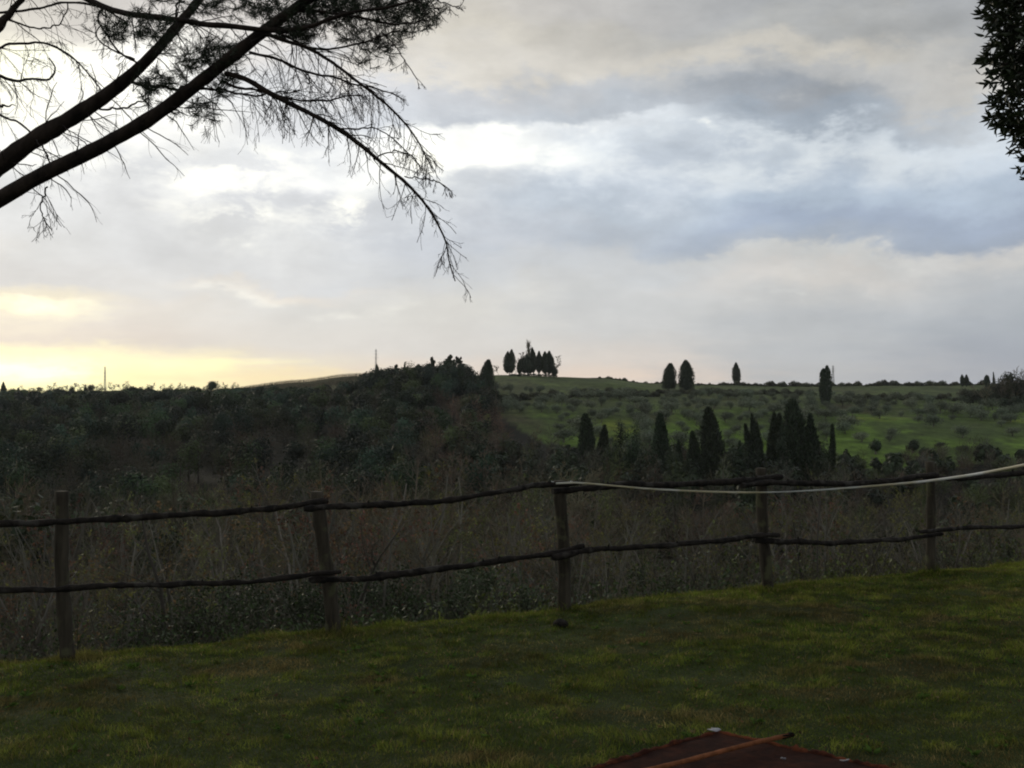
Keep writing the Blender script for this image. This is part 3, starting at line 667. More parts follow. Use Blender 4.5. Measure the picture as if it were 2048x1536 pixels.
# ------------------------------------------------------------------ evergreen tree, upper right
def evergreen():
    rng = np.random.default_rng(31)
    root = bpy.data.objects.new('evergreen_tree', None); C.objects.link(root)
    D = 4.6
    tx, ty = 3.35, 4.9; tb = np.array([tx, ty, gz(tx, ty)]); root.location = tb
    tag(root, 'dense dark evergreen tree with pointed leaves at the upper right edge', 'evergreen tree')
    top = np.array([tx-.1, ty, EYE+2.6]); ts = np.linspace(0, 1, 14)[:, None]
    tr = tb+(top-tb)*ts+np.array([.06, .03, 0])*np.sin(ts*6); tr[0, 2] -= .1
    R = np.linspace(.13, .04, 14); mb = MB(); tubes(mb, (tr-tb)[None], R[None], 16, cap=True, rng=rng, rough=.03)
    link('trunk', mb.mesh('trunk', [M['pine_bark']], smooth=True), root)
    Pa, Ra = grow(tr[None], R[None], 26, .68, .98, .75, 1.0, .25, .07, 9, rng, rs=.4, absolute=True)
    # left outline of the crown, as it hangs: x offset from the trunk by height above the eye
    outline = np.array([(-420, 2060), (-200, 1990), (-60, 1965), (0, 1975), (22, 1950), (45, 1988), (80, 1980), (130, 1962), (160, 1976), (200, 1984), (250, 1984), (262, 2012), (290, 2044), (320, 2062), (362, 2075), (380, 2095), (430, 2140), (520, 2220)], float)
    def leftx(z, y=D):
        py = 768-(z-EYE)/y*F; px = np.interp(py, outline[:, 0], outline[:, 1])+16; return (px-1024)/F*y
    mb = MB(); tubes(mb, Pa-tb, Ra, 6)
    link('limbs', mb.mesh('limbs', [M['pine_bark']], smooth=True), root)
    n = 5200
    z = rng.uniform(EYE+.98, EYE+2.5, n); zc = z
    lx = leftx(z); half = np.maximum(tx-lx, .1)
    u = rng.uniform(0, 1, n)**.55; th = rng.uniform(0, 2*math.pi, n)
    th = np.where(rng.uniform(0, 1, n) < .55, rng.normal(math.pi, .75, n), th)
    rr = u*half*.985
    x = tx+np.cos(th)*rr; y = ty-.3+np.sin(th)*rr*.9; lx = leftx(z, y)
    base = np.stack([x, y, z], 1)
    keep = (x-lx) > .04
    # open gaps near the edge
    gap = fbm(z*6+x*4, y*5, 9, 3); edge = np.clip((x-lx)/.28, 0, 1)
    keep &= (gap > .56-.46*edge)
    base = base[keep]; n = len(base); th = th[keep]; lxk = lx[keep]
    ov = norm(np.stack([np.cos(th)*.8, np.sin(th)*.8, rng.normal(size=n)*.5-.1], 1))
    L = rng.uniform(.07, .15, n); L = np.minimum(L, np.maximum(base[:, 0]-lxk+.02, .04)*1.1+.01)
    K = 5; tt = np.linspace(0, 1, K)
    sh = base[:, None]+ov[:, None]*(L[:, None]*tt)[..., None]-np.array([0, 0, 1.])*(tt**2*.01)[None, :, None]
    tw = MB(); tubes(tw, sh-tb, np.tile(np.linspace(.0028, .0014, K), (n, 1)), 4)
    m = 9; ti = rng.uniform(.1, 1, (n, m)); ti[:, -1] = 1
    pos = base[:, None]+ov[:, None]*(L[:, None]*ti)[..., None]-np.array([0, 0, 1.])*(ti**2*.01)[..., None]
    nv = norm(ov[:, None]*.8+rng.normal(size=(n, m, 3))*.6)
    lf = MB(); N = n*m
    leaves2(lf, (pos-tb).reshape(-1, 3), nv.reshape(-1, 3), rng.uniform(.036, .062, N), rng.uniform(.012, .018, N), rng)
    # single sprigs standing proud of the outline
    sp = [(1956, 28, 1996, 40), (1958, 118, 1990, 100), (1962, 116, 1992, 128), (1968, 168, 2000, 160), (1982, 198, 2010, 180), (1984, 252, 2020, 248), (2032, 335, 2060, 325), (2034, 352, 2064, 360), (1979, 50, 2008, 44), (1984, 228, 2014, 215), (2040, 318, 2070, 330), (1975, 92, 2004, 88)]
    stems = []
    for x0, y0, x1, y1 in sp:
        a = P(x1+25, y1, D); b = P(x0+8, y0, D+rng.normal()*.08); K = 5
        q = a+(b-a)*np.linspace(0, 1, K)[:, None]+rng.normal(size=(K, 3))*.004; stems.append(q)
        dv = norm(b-a); m = 11; ti = rng.uniform(.15, 1, m); ti[:2] = 1
        pos = a+(b-a)*ti[:, None]; nv = norm(dv*.8+rng.normal(size=(m, 3))*.5)
        leaves2(lf, pos-tb, nv, rng.uniform(.036, .058, m), rng.uniform(.012, .017, m), rng)
    tubes(tw, np.array(stems)-tb, np.tile(np.linspace(.003, .0015, 5), (len(stems), 1)), 4)
    link('twigs', tw.mesh('twigs', [M['pine_twig']]), root)
    link('foliage', lf.mesh('foliage', [M['evergreen']]), root)
def leaves2(mb, pos, d, L, W, rng):
    """pointed oval leaves of six corners, folded on the midrib"""
    N = len(pos); d = norm(d); s = norm(np.cross(d, rng.normal(size=(N, 3)))); up = np.cross(s, d)
    L = L[:, None]; W = W[:, None]
    c = [pos, pos+d*L*.28-s*W*.46+up*W*.2, pos+d*L*.62-s*W*.42+up*W*.2, pos+d*L-up*W*.3, pos+d*L*.62+s*W*.42+up*W*.2, pos+d*L*.28+s*W*.46+up*W*.2]
    V = np.stack(c, 1); idx = np.arange(N*6).reshape(N, 6)
    f = np.concatenate([idx[:, [0, 1, 2, 3]], idx[:, [0, 3, 4, 5]]])
    mb.add(V, f, np.repeat(rng.uniform(.6, 1.5, (N, 1)), 6, axis=0)*np.ones(3))
evergreen()

# ------------------------------------------------------------------ trees of the valley and slopes
def crown_cards(mb, c, rx, rz, n, size, rng, col, lobes=6, shade=.25, ragged=.18):
    """leaf clumps in several overlapping lobes filling an uneven crown"""
    lc = norm(rng.normal(size=(lobes, 3)))*rng.uniform(.2, .62, (lobes, 1)); lr = rng.uniform(.38, .62, lobes)
    k = rng.integers(0, lobes, n); v = norm(rng.normal(size=(n, 3)))*(rng.uniform(0, 1, (n, 1))**.33)
    p = lc[k]+v*lr[k][:, None]+rng.normal(size=(n, 3))*ragged*.25
    p = p*np.array([rx, rx, rz])+c
    d = norm(v+rng.normal(size=(n, 3))*.6+[0, 0, .2])
    cl = np.asarray(col)*rng.uniform(1-shade, 1+shade, (lobes, 1))[k]*rng.uniform(.82, 1.2, (n, 1))
    nn = norm(v*1.1+(p-c)/np.array([rx, rx, rz])*.6+rng.normal(size=(n, 3))*.30)
    t1 = norm(np.cross(nn, rng.normal(size=(n, 3)))); t2 = np.cross(nn, t1)
    a = (size*rng.uniform(.35, .8, n))[:, None]; b = (size*rng.uniform(.25, .6, n))[:, None]
    V = np.stack([p-t1*a, p-t2*b-t1*a*.2, p+t1*a, p+t2*b+t1*a*.1], 1)
    mb.add(V, np.arange(n*4).reshape(n, 4), np.repeat(cl, 4, axis=0))

class Proto:
    """meshes of one kind of tree: list of (part name, mesh)"""
    def __init__(s, parts, h): s.parts = parts; s.h = h
def place(proto, name, label, cat, group, x, y, height, rng, wide=1., z=None, joined=None):
    s = height/proto.h; z = gz(x, y) if z is None else z
    if joined is not None:
        o = link(name, joined)
    else:
        o = bpy.data.objects.new(name, None); C.objects.link(o)
        for nm, me in proto.parts: link(nm, me, o)
    o.location = (x, y, z-.05*s); o.rotation_euler = (0, 0, rng.uniform(0, 6.28)); o.scale = (s*wide, s*wide, s)
    tag(o, label, cat, group); return o

def bare_proto(seed, stems, spread, detail, leafn, leafmat_, h=6., rm=.0045, twist=.12):
    rng = np.random.default_rng(seed)
    K = 9; st = []; Rs = []
    for i in range(stems):
        a = rng.uniform(0, 6.28); lean = rng.uniform(.05, spread) if stems > 1 else .05
        d = norm(np.array([math.cos(a)*lean, math.sin(a)*lean, 1.])); p = np.array([math.cos(a), math.sin(a), 0])*.12*(stems > 1); L = h*rng.uniform(.7, .95); q = [p]
        for k in range(K-1):
            p = p+d*L/(K-1); q.append(p); d = norm(d+rng.normal(size=3)*twist)
        st.append(q); Rs.append(np.linspace(.075 if stems < 3 else .05, .012, K)*rng.uniform(.8, 1.2))
    st = np.array(st); Rs = np.array(Rs)
    n1, n2, n3 = detail
    P1, R1 = grow(st, Rs, n1, .22, .97, .42, .65, .12, .10, 7, rng, rs=.5, rmin=rm*1.6)
    P2, R2 = grow(P1, R1, n2, .2, .98, .5, .6, .12, .12, 5, rng, rs=.55, rmin=rm*1.1)
    P3, R3 = grow(P2, R2, n3, .15, .98, .55, .6, .10, .12, 4, rng, rs=.6, rmin=rm)
    t = MB(); tubes(t, st, Rs, 8); tubes(t, P1, R1, 5)
    c = MB(); tubes(c, P2, R2, 3); tubes(c, P3, R3, 3)
    if leafn:
        i = rng.integers(0, len(P3), leafn); j = rng.integers(1, 4, leafn)
        leaves(c, P3[i, j], rng.normal(size=(leafn, 3)), rng.uniform(.03, .075, leafn)*h/6, rng.uniform(.02, .045, leafn)*h/6, rng, col=np.repeat(rng.uniform(.6, 1.5, (leafn, 1)), 3, 1), mat=1)
    ms = [M['twig'], leafmat_]
    j = MB(); j.v = t.v+c.v
    # joined copy for far trees
    off = t.n; j.f = [f for f in t.f]+[f+off for f in c.f]; j.c = t.c+c.c; j.m = t.m+c.m; j.n = t.n+c.n
    return Proto([('trunk', t.mesh('trunk', [M['bark']], smooth=True)), ('crown', c.mesh('crown', ms))], h), j.mesh('bare_tree', ms)

protos = [bare_proto(101, 1, .1, (13, 7, 6), 900, M['bud']), bare_proto(102, 3, .35, (8, 6, 5), 700, M['bud']), bare_proto(103, 5, .4, (7, 5, 5), 0, M['bud']),
          bare_proto(104, 2, .25, (10, 6, 5), 500, M['rust_leaf']), bare_proto(105, 1, .1, (14, 7, 5), 0, M['bud'], twist=.2), bare_proto(106, 6, .5, (6, 5, 5), 1500, M['bud']), bare_proto(107, 4, .3, (8, 6, 5), 1300, M['rust_leaf'])]
far_protos = [bare_proto(201+i, 1+i % 2, .2, (12, 6, 5), (0, 500, 0, 900)[i], M[('bud', 'rust_leaf', 'bud', 'rust_leaf')[i]], h=10, rm=.022) for i in range(4)]
ridge_protos = [bare_proto(301+i, 1+i % 2, .2, (12, 6, 5), 0, M['bud'], h=10, rm=.06) for i in range(3)]
desc = ['straight bare tree with yellow buds', 'three stemmed budding tree', 'many stemmed leafless grey tree', 'twin stemmed tree with rusty catkins', 'crooked leafless tree', 'low yellow green shrub tree', 'brown shrub tree with rusty leaves']
fdesc = ['leafless grey brown tree', 'bare tree tinged yellow green', 'bare forked brown tree', 'russet tinged bare tree']
def bay(px):
    b = [133, 655, 1125, 1528, 1862]
    n = ['left of the first fence post', 'between first and second posts', 'between second and middle posts', 'between middle and fourth posts', 'between fourth and fifth posts', 'right of the fifth post']
    return n[int(np.searchsorted(b, px))]
def scrub_trees():
    rng = np.random.default_rng(77)
    # contour of the tops of the near scrub in the photograph
    cx = [0, 120, 300, 380, 520, 600, 680, 820, 900, 1000, 1150, 1300, 1450, 1600, 1700, 1900, 2048]
    cy = [955, 950, 955, 900, 890, 920, 860, 868, 900, 905, 900, 925, 950, 880, 930, 940, 930]
    n = 0; tries = 0; pts = []
    while n < 150 and tries < 6000:
        tries += 1
        d = 13.5+rng.uniform(0, 1)**1.6*60; px = rng.uniform(-120, 2170)
        x = (px-1024)/F*d
        if tdist(x, d) < 11.2: continue
        if any((x-a)**2+(d-b)**2 < (1.0+.03*d)**2 for a, b in pts): continue
        top = np.interp(px, cx, cy)+rng.uniform(0, 1)**1.3*150
        H = (EYE-(top-768)/F*d)-gz(x, d)
        if H > 11: H = rng.uniform(8, 11)
        if H < 1.3: continue
        k = int(rng.choice(7, p=[.16, .16, .2, .12, .14, .12, .1])); 
        if H < 3 and k in (0, 4): k = 5
        pts.append((x, d)); n += 1
        near = 'close ' if d < 28 else 'further '
        pr, jn = protos[k]
        lab = desc[k]+' '+bay(px)+(', by the lawn edge' if d < 24 else ', down the bank')
        place(pr, 'bare_tree', lab, 'bare tree', 'bare trees on the bank below the fence', x, d, H, rng, wide=rng.uniform(.9, 1.3), joined=None if d < 60 else jn)
    # valley floor and lower slopes, 75 to 250 m
    n = 0
    while n < 95:
        d = rng.uniform(75, 250); px = rng.uniform(-80, 2130)
        if px < 780 and d > 150: continue
        if 1150 < px and d > 215: continue
        x = (px-1024)/F*d
        H = rng.uniform(7, 11) if px < 1250 else rng.uniform(5.5, 8.5)
        if px > 1200 and d > 170: H *= .75
        k = int(rng.integers(0, 4)); pr, jn = far_protos[k]
        if 880 < px < 1120 and d > 160: k = 3; pr, jn = far_protos[3]; H = rng.uniform(9, 12)
        reg = 'at the foot of the wooded hill' if px < 780 else ('in the russet thicket left of the green slope' if px < 1120 else ('in front of the lower cypresses' if px < 1680 else 'below the green slope at the right'))
        place(pr, 'bare_tree', fdesc[k]+' '+reg+(', nearer rank' if d < 150 else ', rear rank'), 'bare tree', 'bare trees on the valley floor', x, d, H, rng, wide=rng.uniform(.9, 1.25), joined=jn); n += 1
scrub_trees()

def skyline_trees():
    rng = np.random.default_rng(15)
    for k in range(46):
        px = 12+k*10.2+rng.uniform(-5, 5); d = 590+rng.normal()*5; x = (px-1024)/F*d; yt = np.interp(px, [0, 100, 150, 200, 300, 420, 500], [776, 768, 764, 769, 767, 768, 763])+rng.uniform(-4, 6)
        H = max(EYE-(yt-768)/F*d-gz(x, d), 3.5)+.6; q = int(rng.integers(0, 3)); pr, jn = ridge_protos[q]
        place(pr, 'bare_tree', fdesc[q]+' on the left skyline'+(', glow end' if px < 170 else (', middle' if px < 340 else ', right end')), 'bare tree', 'bare trees on the left skyline', x, d, H, rng, wide=1.5, joined=jn)
skyline_trees()

def undergrowth():
    """brambles, saplings and grass tufts too many to count"""
    rng = np.random.default_rng(91); mb = MB()
    n = 21000
    d = 10+rng.uniform(0, 1, n)**1.5*62; px = rng.uniform(-160, 2200, n); x = (px-1024)/F*d; t = tdist(x, d)
    k = t > 9.7; x = x[k]; d = d[k]; t = t[k]; px = px[k]; n = len(x)
    b = np.stack([x, d, ground(x, d)-.03], 1)
    H = rng.uniform(.5, 2.2, n)*np.clip((t-9.1)/4, .12, 1)*(1+.01*d); K = 5
    dv = norm(rng.normal(size=(n, 3))*[.35, .35, 0]+[0, 0, 1]); Q = np.empty((n, K, 3)); Q[:, 0] = b; p = b
    for j in range(1, K):
        p = p+dv*(H/(K-1))[:, None]; Q[:, j] = p; dv = norm(dv+rng.normal(size=(n, 3))*.2+[0, 0, -.05])
    R = np.linspace(1, .4, K)[None]*(rng.uniform(.003, .007, n)*(1+d*.02))[:, None]
    col = np.array([.07, .062, .042])*rng.uniform(.4, 1.7, (n, 1))
    tubes(mb, Q, R, 3, col=col)
    Pb, Rb = grow(Q, R, 4, .25, .98, .4, .7, .1, .15, 4, rng, rs=.7, rmin=.0025)
    tubes(mb, Pb, Rb, 3, col=np.repeat(col, 4, axis=0))
    m = 260000; i = rng.integers(0, len(Pb), m); j = rng.integers(0, 4, m); par = i//4
    patch = fbm(Pb[i, 0, 0]*.35, Pb[i, 0, 1]*.35, 55, 3)
    kk = patch > .44; i = i[kk]; j = j[kk]; par = par[kk]; patch = patch[kk]; m = len(i)
    sz = (.028+.0016*d[par])*rng.uniform(.6, 1.5, m)
    g = np.array([.042, .066, .022]); y = np.array([.09, .11, .03]); gr = np.array([.075, .095, .055])
    w = rng.uniform(0, 1, (m, 1)); hue = fbm(Pb[i, 0, 0]*.5+7, Pb[i, 0, 1]*.5, 66, 2)[:, None]
    cc = np.where(hue > .56, y, np.where(hue > .47, gr, g))*rng.uniform(.5, 1.5, (m, 1))
    leaves(mb, Pb[i, j]+rng.normal(size=(m, 3))*.04, rng.normal(size=(m, 3)), sz, sz*.55, rng, col=cc)
    o = link('undergrowth', mb.mesh('undergrowth', [M['wood']]))
    tag(o, 'tangled brambles and saplings covering the bank below the fence', 'undergrowth', kind='stuff')
undergrowth()

def near_bushes():
    rng = np.random.default_rng(61)
    spec = [(415, 13.0, 1178, 1.5, 'dark leafy evergreen bush behind the lower rail between first and second posts'), (500, 14.5, 1150, 1.4, 'second dark leafy bush beside the lawn edge, nearer the second post'),
            (590, 13.5, 1190, 1.2, 'dark bush just left of the second fence post at the lawn edge'), (760, 14.5, 1140, 1.6, 'dark glossy bush just right of the second fence post'),
            (880, 14.2, 1128, 1.7, 'dark glossy bush midway between the second and middle posts'), (980, 15.5, 1150, 1.3, 'grey green bush left of the middle fence post'), (1370, 17, 1120, 1.7, 'dark green bush left of the fourth fence post'),
            (1700, 19, 1110, 1.6, 'pale yellow green bush between the fourth and fifth fence posts'), (1590, 18.5, 1130, 1.4, 'grey green bush just right of the fourth fence post'), (1960, 21, 1095, 2.0, 'grey bush right of the fifth fence post')]
    for k, (px, d, ytop, w, lab) in enumerate(spec):
        x = (px-1024)/F*d; z = gz(x, d); H = EYE-(ytop-768)/F*d-z
        o = bpy.data.objects.new('bush', None); C.objects.link(o); o.location = (x, d, z); tag(o, lab, 'bush', 'leafy bushes along the lawn edge')
        K = 6; ns = 9; st = np.zeros((ns, K, 3)); 
        for i in range(ns):
            a = rng.uniform(0, 6.28); e = np.array([math.cos(a)*w*.45, math.sin(a)*w*.45, H*.85]); st[i] = e*np.linspace(0, 1, K)[:, None]+rng.normal(size=(K, 3))*.04; st[i, 0] = [0, 0, -.1]
        R = np.tile(np.linspace(.03, .008, K), (ns, 1))
        P1, R1 = grow(st, R, 12, .2, 1, .42, .8, .1, .15, 5, rng, rs=.5, rmin=.003); P2, R2 = grow(P1, R1, 6, .1, 1, .5, .7, .05, .15, 4, rng, rs=.6, rmin=.0025)
        mb = MB(); tubes(mb, st, R, 6); tubes(mb, P1, R1, 4); tubes(mb, P2, R2, 3); link('stems', mb.mesh('stems', [M['bark']]), o)
        n = 8500; i = rng.integers(0, len(P2), n); j = rng.integers(0, 4, n)
        pos = P2[i, j]+rng.normal(size=(n, 3))*.05
        tone = {7: (2.2, 2.0, 1.0), 5: (1.3, 1.3, 1.4), 8: (1.4, 1.35, 1.4), 9: (1.3, 1.3, 1.5)}.get(k, (.75, .8, .75))
        lf = MB(); leaves(lf, pos, norm(rng.normal(size=(n, 3))), rng.uniform(.035, .07, n), rng.uniform(.018, .034, n), rng, col=np.array(tone)*rng.uniform(.5, 1.6, (n, 1)))
        link('foliage', lf.mesh('foliage', [M['bush']]), o)
near_bushes()

def woodland():
    rng = np.random.default_rng(88); mb = MB()
    n = 0; tries = 0
    while n < 1150 and tries < 20000:
        tries += 1
        d = math.sqrt(rng.uniform(150**2, 600**2)); px = rng.uniform(-150, 1010); spur = n % 11 == 0
        if spur: d = rng.uniform(395, 432); px = rng.uniform(722, 944)
        lim = np.interp(px, [-150, 430, 520, 600, 700, 730, 960, 1010], [600, 600, 520, 455, 440, 430, 425, 380])
        if d > lim or is_field(px, d): continue
        x = (px-1024)/F*d; z = gz(x, d)
        H = rng.uniform(9, 13) if spur else rng.uniform(6, 10.5)
        if d > 540: H = rng.uniform(3.5, 6)
        ycap = np.interp(px, [0, 430, 520, 640, 720, 740, 850, 940, 960], [784, 780, 779, 769, 754, 743, 728, 728, 774])+rng.normal()*3.5+1
        H = min(H, EYE-(ycap-768)/F*d-z)
        if H < 2: continue
        typ = fbm(np.array([x*.02]), np.array([d*.015]), 13, 3)[0]+rng.normal()*.13
        dark = typ < .74
        if px > 850 and d < 330: dark = rng.uniform() < .2
        if px > 930: dark = rng.uniform() < .4
        if d > 520 and px < 500: dark = rng.uniform() < .25
        if px > 690 and px < 940 and d > 370: dark = True
        rx = rng.uniform(2.4, 4.2)*(1 if d < 540 else .7)
        if dark:
            c = np.array([[.018, .034, .012], [.030, .042, .014], [.016, .032, .019]][int(rng.integers(0, 3))])*rng.choice([.5, .8, 1.1, 1.7, 2.4])*rng.uniform(.85, 1.15); 
            crown_cards(mb, np.array([x, d, z+H*.55]), rx*1.4, H*.54, 820, .60*(.25+d/480), rng, c, lobes=5, shade=.35)
        else:
            c = np.array([.052, .048, .030]) if rng.uniform() < .6 else (np.array([.055, .066, .026]) if rng.uniform() < .6 else np.array([.070, .048, .032]))
            if px > 850 and d < 340: c = np.array([[.105, .066, .044], [.085, .070, .046], [.075, .085, .030]][int(rng.choice(3, p=[.6, .25, .15]))])*1.15
            c = c*rng.uniform(.7, 1.35)
            m = 420; k = norm(rng.normal(size=(m, 3))*[1, 1, .8]+[0, 0, .5]); p = np.array([x, d, z+H*.35])+k*rng.uniform(.05, .65, (m, 1))*[rx, rx, H]
            leaves(mb, p, k+rng.normal(size=(m, 3))*.3, rng.uniform(.8, 1.7, m), rng.uniform(.05, .15, m)*(.2+d/450), rng, col=c*rng.uniform(.6, 1.5, (m, 1)))
        tubes(mb, np.array([[[x, d, z-.3], [x, d, z+H*.3], [x+.1, d, z+H*.7]]]), np.array([[.2, .15, .06]]), 4, col=np.array([[.05, .04, .03]]))
        n += 1
    o = link('woodland', mb.mesh('woodland', [M['wood']]))
    tag(o, 'mixed dark evergreen and bare brown wood covering the left hillside', 'woodland', kind='stuff')
woodland()

def thicket():
    rng = np.random.default_rng(188); mb = MB()
    for i in range(1050):
        d = math.sqrt(rng.uniform(62**2, 248**2)); px = rng.uniform(-150, 2200)
        if px < 780 and d > 165: continue
        x = (px-1024)/F*d; z = gz(x, d); H = rng.uniform(5, 9) if px < 1250 else rng.uniform(3.5, 6.5); rx = rng.uniform(1.6, 3.2)
        if 1130 < px < 1700 and d > 150: H = min(rng.uniform(7, 11), EYE-(rng.uniform(872, 915)-768)/F*d-z)
        if H < 1.5: continue
        q = rng.uniform(); f = fbm(np.array([x*.05]), np.array([d*.05]), 23, 2)[0]
        ever = q < .18+.5*(f > .53)+(.5 if 1130 < px < 1700 and d > 185 else 0)
        if ever:
            crown_cards(mb, np.array([x, d, z+H*.45]), rx, H*.45, 320, .30+d*.0022, rng, np.array([.022, .032, .014])*rng.uniform(.7, 2.2), lobes=8)
        else:
            c = [np.array([.085, .078, .052]), np.array([.11, .078, .052]), np.array([.085, .105, .036]), np.array([.080, .082, .066])][int(rng.choice(4, p=[.3, .2, .3, .2]))]*rng.uniform(.4, 1.35)
            m = 420; k = norm(rng.normal(size=(m, 3))*[1, 1, .7]+[0, 0, .7]); p = np.array([x, d, z+H*.3])+k*rng.uniform(.05, .7, (m, 1))*[rx, rx, H]
            leaves(mb, p, k+rng.normal(size=(m, 3))*.35, rng.uniform(.6, 1.5, m), rng.uniform(.025, .06, m)*(.5+d/180), rng, col=c*rng.uniform(.5, 1.7, (m, 1)))
        tubes(mb, np.array([[[x, d, z-.3], [x+rng.normal()*.2, d, z+H*.35], [x+rng.normal()*.4, d, z+H*.75]]]), np.array([[.11, .08, .03]]), 4, col=np.array([[.13, .115, .09]]))
    o = link('thicket', mb.mesh('thicket', [M['wood']])); tag(o, 'dense brown and dark green thicket filling the valley floor', 'thicket', kind='stuff')
thicket()

def make_cypress(label, cat, group, px, ytop, wpx, d, shape='column', ybase=None, seed=0, tips=1, name='cypress', skirt=.04, mat='cypress'):
    rng = np.random.default_rng(500+seed+int(px))
    x = (px-1024)/F*d; z = gz(x, d); H = EYE-(ytop-768)/F*d-z; W = wpx/F*d/2*1.06
    if ybase is not None:
        zb = EYE-(ybase-768)/F*d
        skirt = max(skirt, min(.35, (zb-z)/H))
    o = bpy.data.objects.new(name, None); C.objects.link(o); o.location = (x, d, z); tag(o, label, cat, group)
    tk = MB(); tubes(tk, np.array([[[0, 0, -.4], [0, 0, H*.3], [0, 0, H*.85]]]), np.array([[.22+H*.008, .18, .04]]), 8); link('trunk', tk.mesh('trunk', [M['bark']], smooth=True), o)
    prof = {'column': lambda h: np.clip(np.sin(np.pi*np.clip(.12+.80*h, 0, 1))**.55, 0, 1)*np.where(h > .8, np.sqrt(np.clip(1-((h-.8)/.2)**2, 0, 1))*.98+.02, 1),
            'bullet': lambda h: np.clip(1.05-h**2.6, 0, 1)**.75*(.86+.14*np.clip(h*5, 0, 1)),
            'cone': lambda h: np.clip((1-h)**.72*(.75+.25*np.clip(h*6, 0, 1)), 0, 1),
            'spindle': lambda h: np.clip(np.sin(np.pi*np.clip(h, 0, 1)**.8)**.8*.98+.02, 0, 1)}[shape]
    mb = MB(); n = 3400; lx_, ly_ = rng.normal(size=2)*.035*H
    tp = [(0, 0, 1.)] if tips == 1 else [(-.35, .1, .93), (.28, -.1, 1.)] if tips == 2 else [(-.4, .1, .86), (.05, -.2, 1.), (.42, .2, .9)]
    ws = 1. if tips == 1 else .68
    for (ox, oy, hs) in tp:
        m = n//len(tp); h = rng.uniform(0, 1, m); th = rng.uniform(0, 6.283, m)
        rr = prof(h)*W*ws*(1+.24*(vn(th*2.2+ox*9+seed, h*7+seed, seed)-.5)*2+.10*rng.normal(size=m))*(1-.25*rng.uniform(0, 1, m)**2)
        p = np.stack([ox*W+np.cos(th)*rr+lx_*h**2, oy*W+np.sin(th)*rr+ly_*h**2, H*skirt+h*(H*hs-H*skirt)*.985], 1)
        dv = norm(np.stack([np.cos(th)*.45, np.sin(th)*.45, np.ones(m)], 1)+rng.normal(size=(m, 3))*.35)
        sz = H*.045+.10
        leaves(mb, p-dv*sz*.4, dv, sz*rng.uniform(.6, 1.3, m), sz*.42*rng.uniform(.6, 1.2, m), rng, col=rng.uniform(.55, 1.7, (m, 1))*np.ones(3))
        # dense inner body
        K = 14; hh = np.linspace(0, 1, K); tubes(mb, np.stack([ox*W+lx_*hh**2, oy*W+ly_*hh**2, H*skirt+hh*(H*hs-H*skirt)*.95], 1)[None], (prof(hh)*W*ws*.80+.02)[None], 12, col=np.array([[.7, .7, .7]]), rng=rng, rough=.07)
    link('crown', mb.mesh('crown', [M[mat]]), o); return o

def make_conifer(label, px, ytop, wpx, d, seed, name='pine', cat='pine', group=None, round_=False, base=.25, mat='conifer'):
    rng = np.random.default_rng(900+seed); x = (px-1024)/F*d; z = gz(x, d); H = EYE-(ytop-768)/F*d-z; W = wpx/F*d/2
    o = bpy.data.objects.new(name, None); C.objects.link(o); o.location = (x, d, z); tag(o, label, cat, group)
    tk = MB(); tubes(tk, np.array([[[0, 0, -.4], [.1, 0, H*.4], [0, .1, H*.8]]]), np.array([[.25, .18, .06]]), 8); link('trunk', tk.mesh('trunk', [M['bark']], smooth=True), o)
    mb = MB()
    if round_: crown_cards(mb, np.array([0, 0, H*(1+base)/2]), W*1.1, H*(1-base)/2*1.12, 1900, max(.28, W*.13), rng, (1, 1, 1), lobes=9)
    else:
        L = 9
        for i in range(L):
            h = base+(1-base)*(i+.5)/L; r = W*(1-h**1.6)*rng.uniform(.75, 1.15)+W*.10
            crown_cards(mb, np.array([rng.normal()*W*.10, rng.normal()*W*.10, H*h]), r, H*.095, 260, max(.26, W*.14), rng, (1, 1, 1), lobes=5)
        crown_cards(mb, np.array([0, 0, H*.93]), W*.14, H*.075, 90, max(.2, W*.12), rng, (1, 1, 1), lobes=3)
    link('crown', mb.mesh('crown', [M[mat]]), o); return o

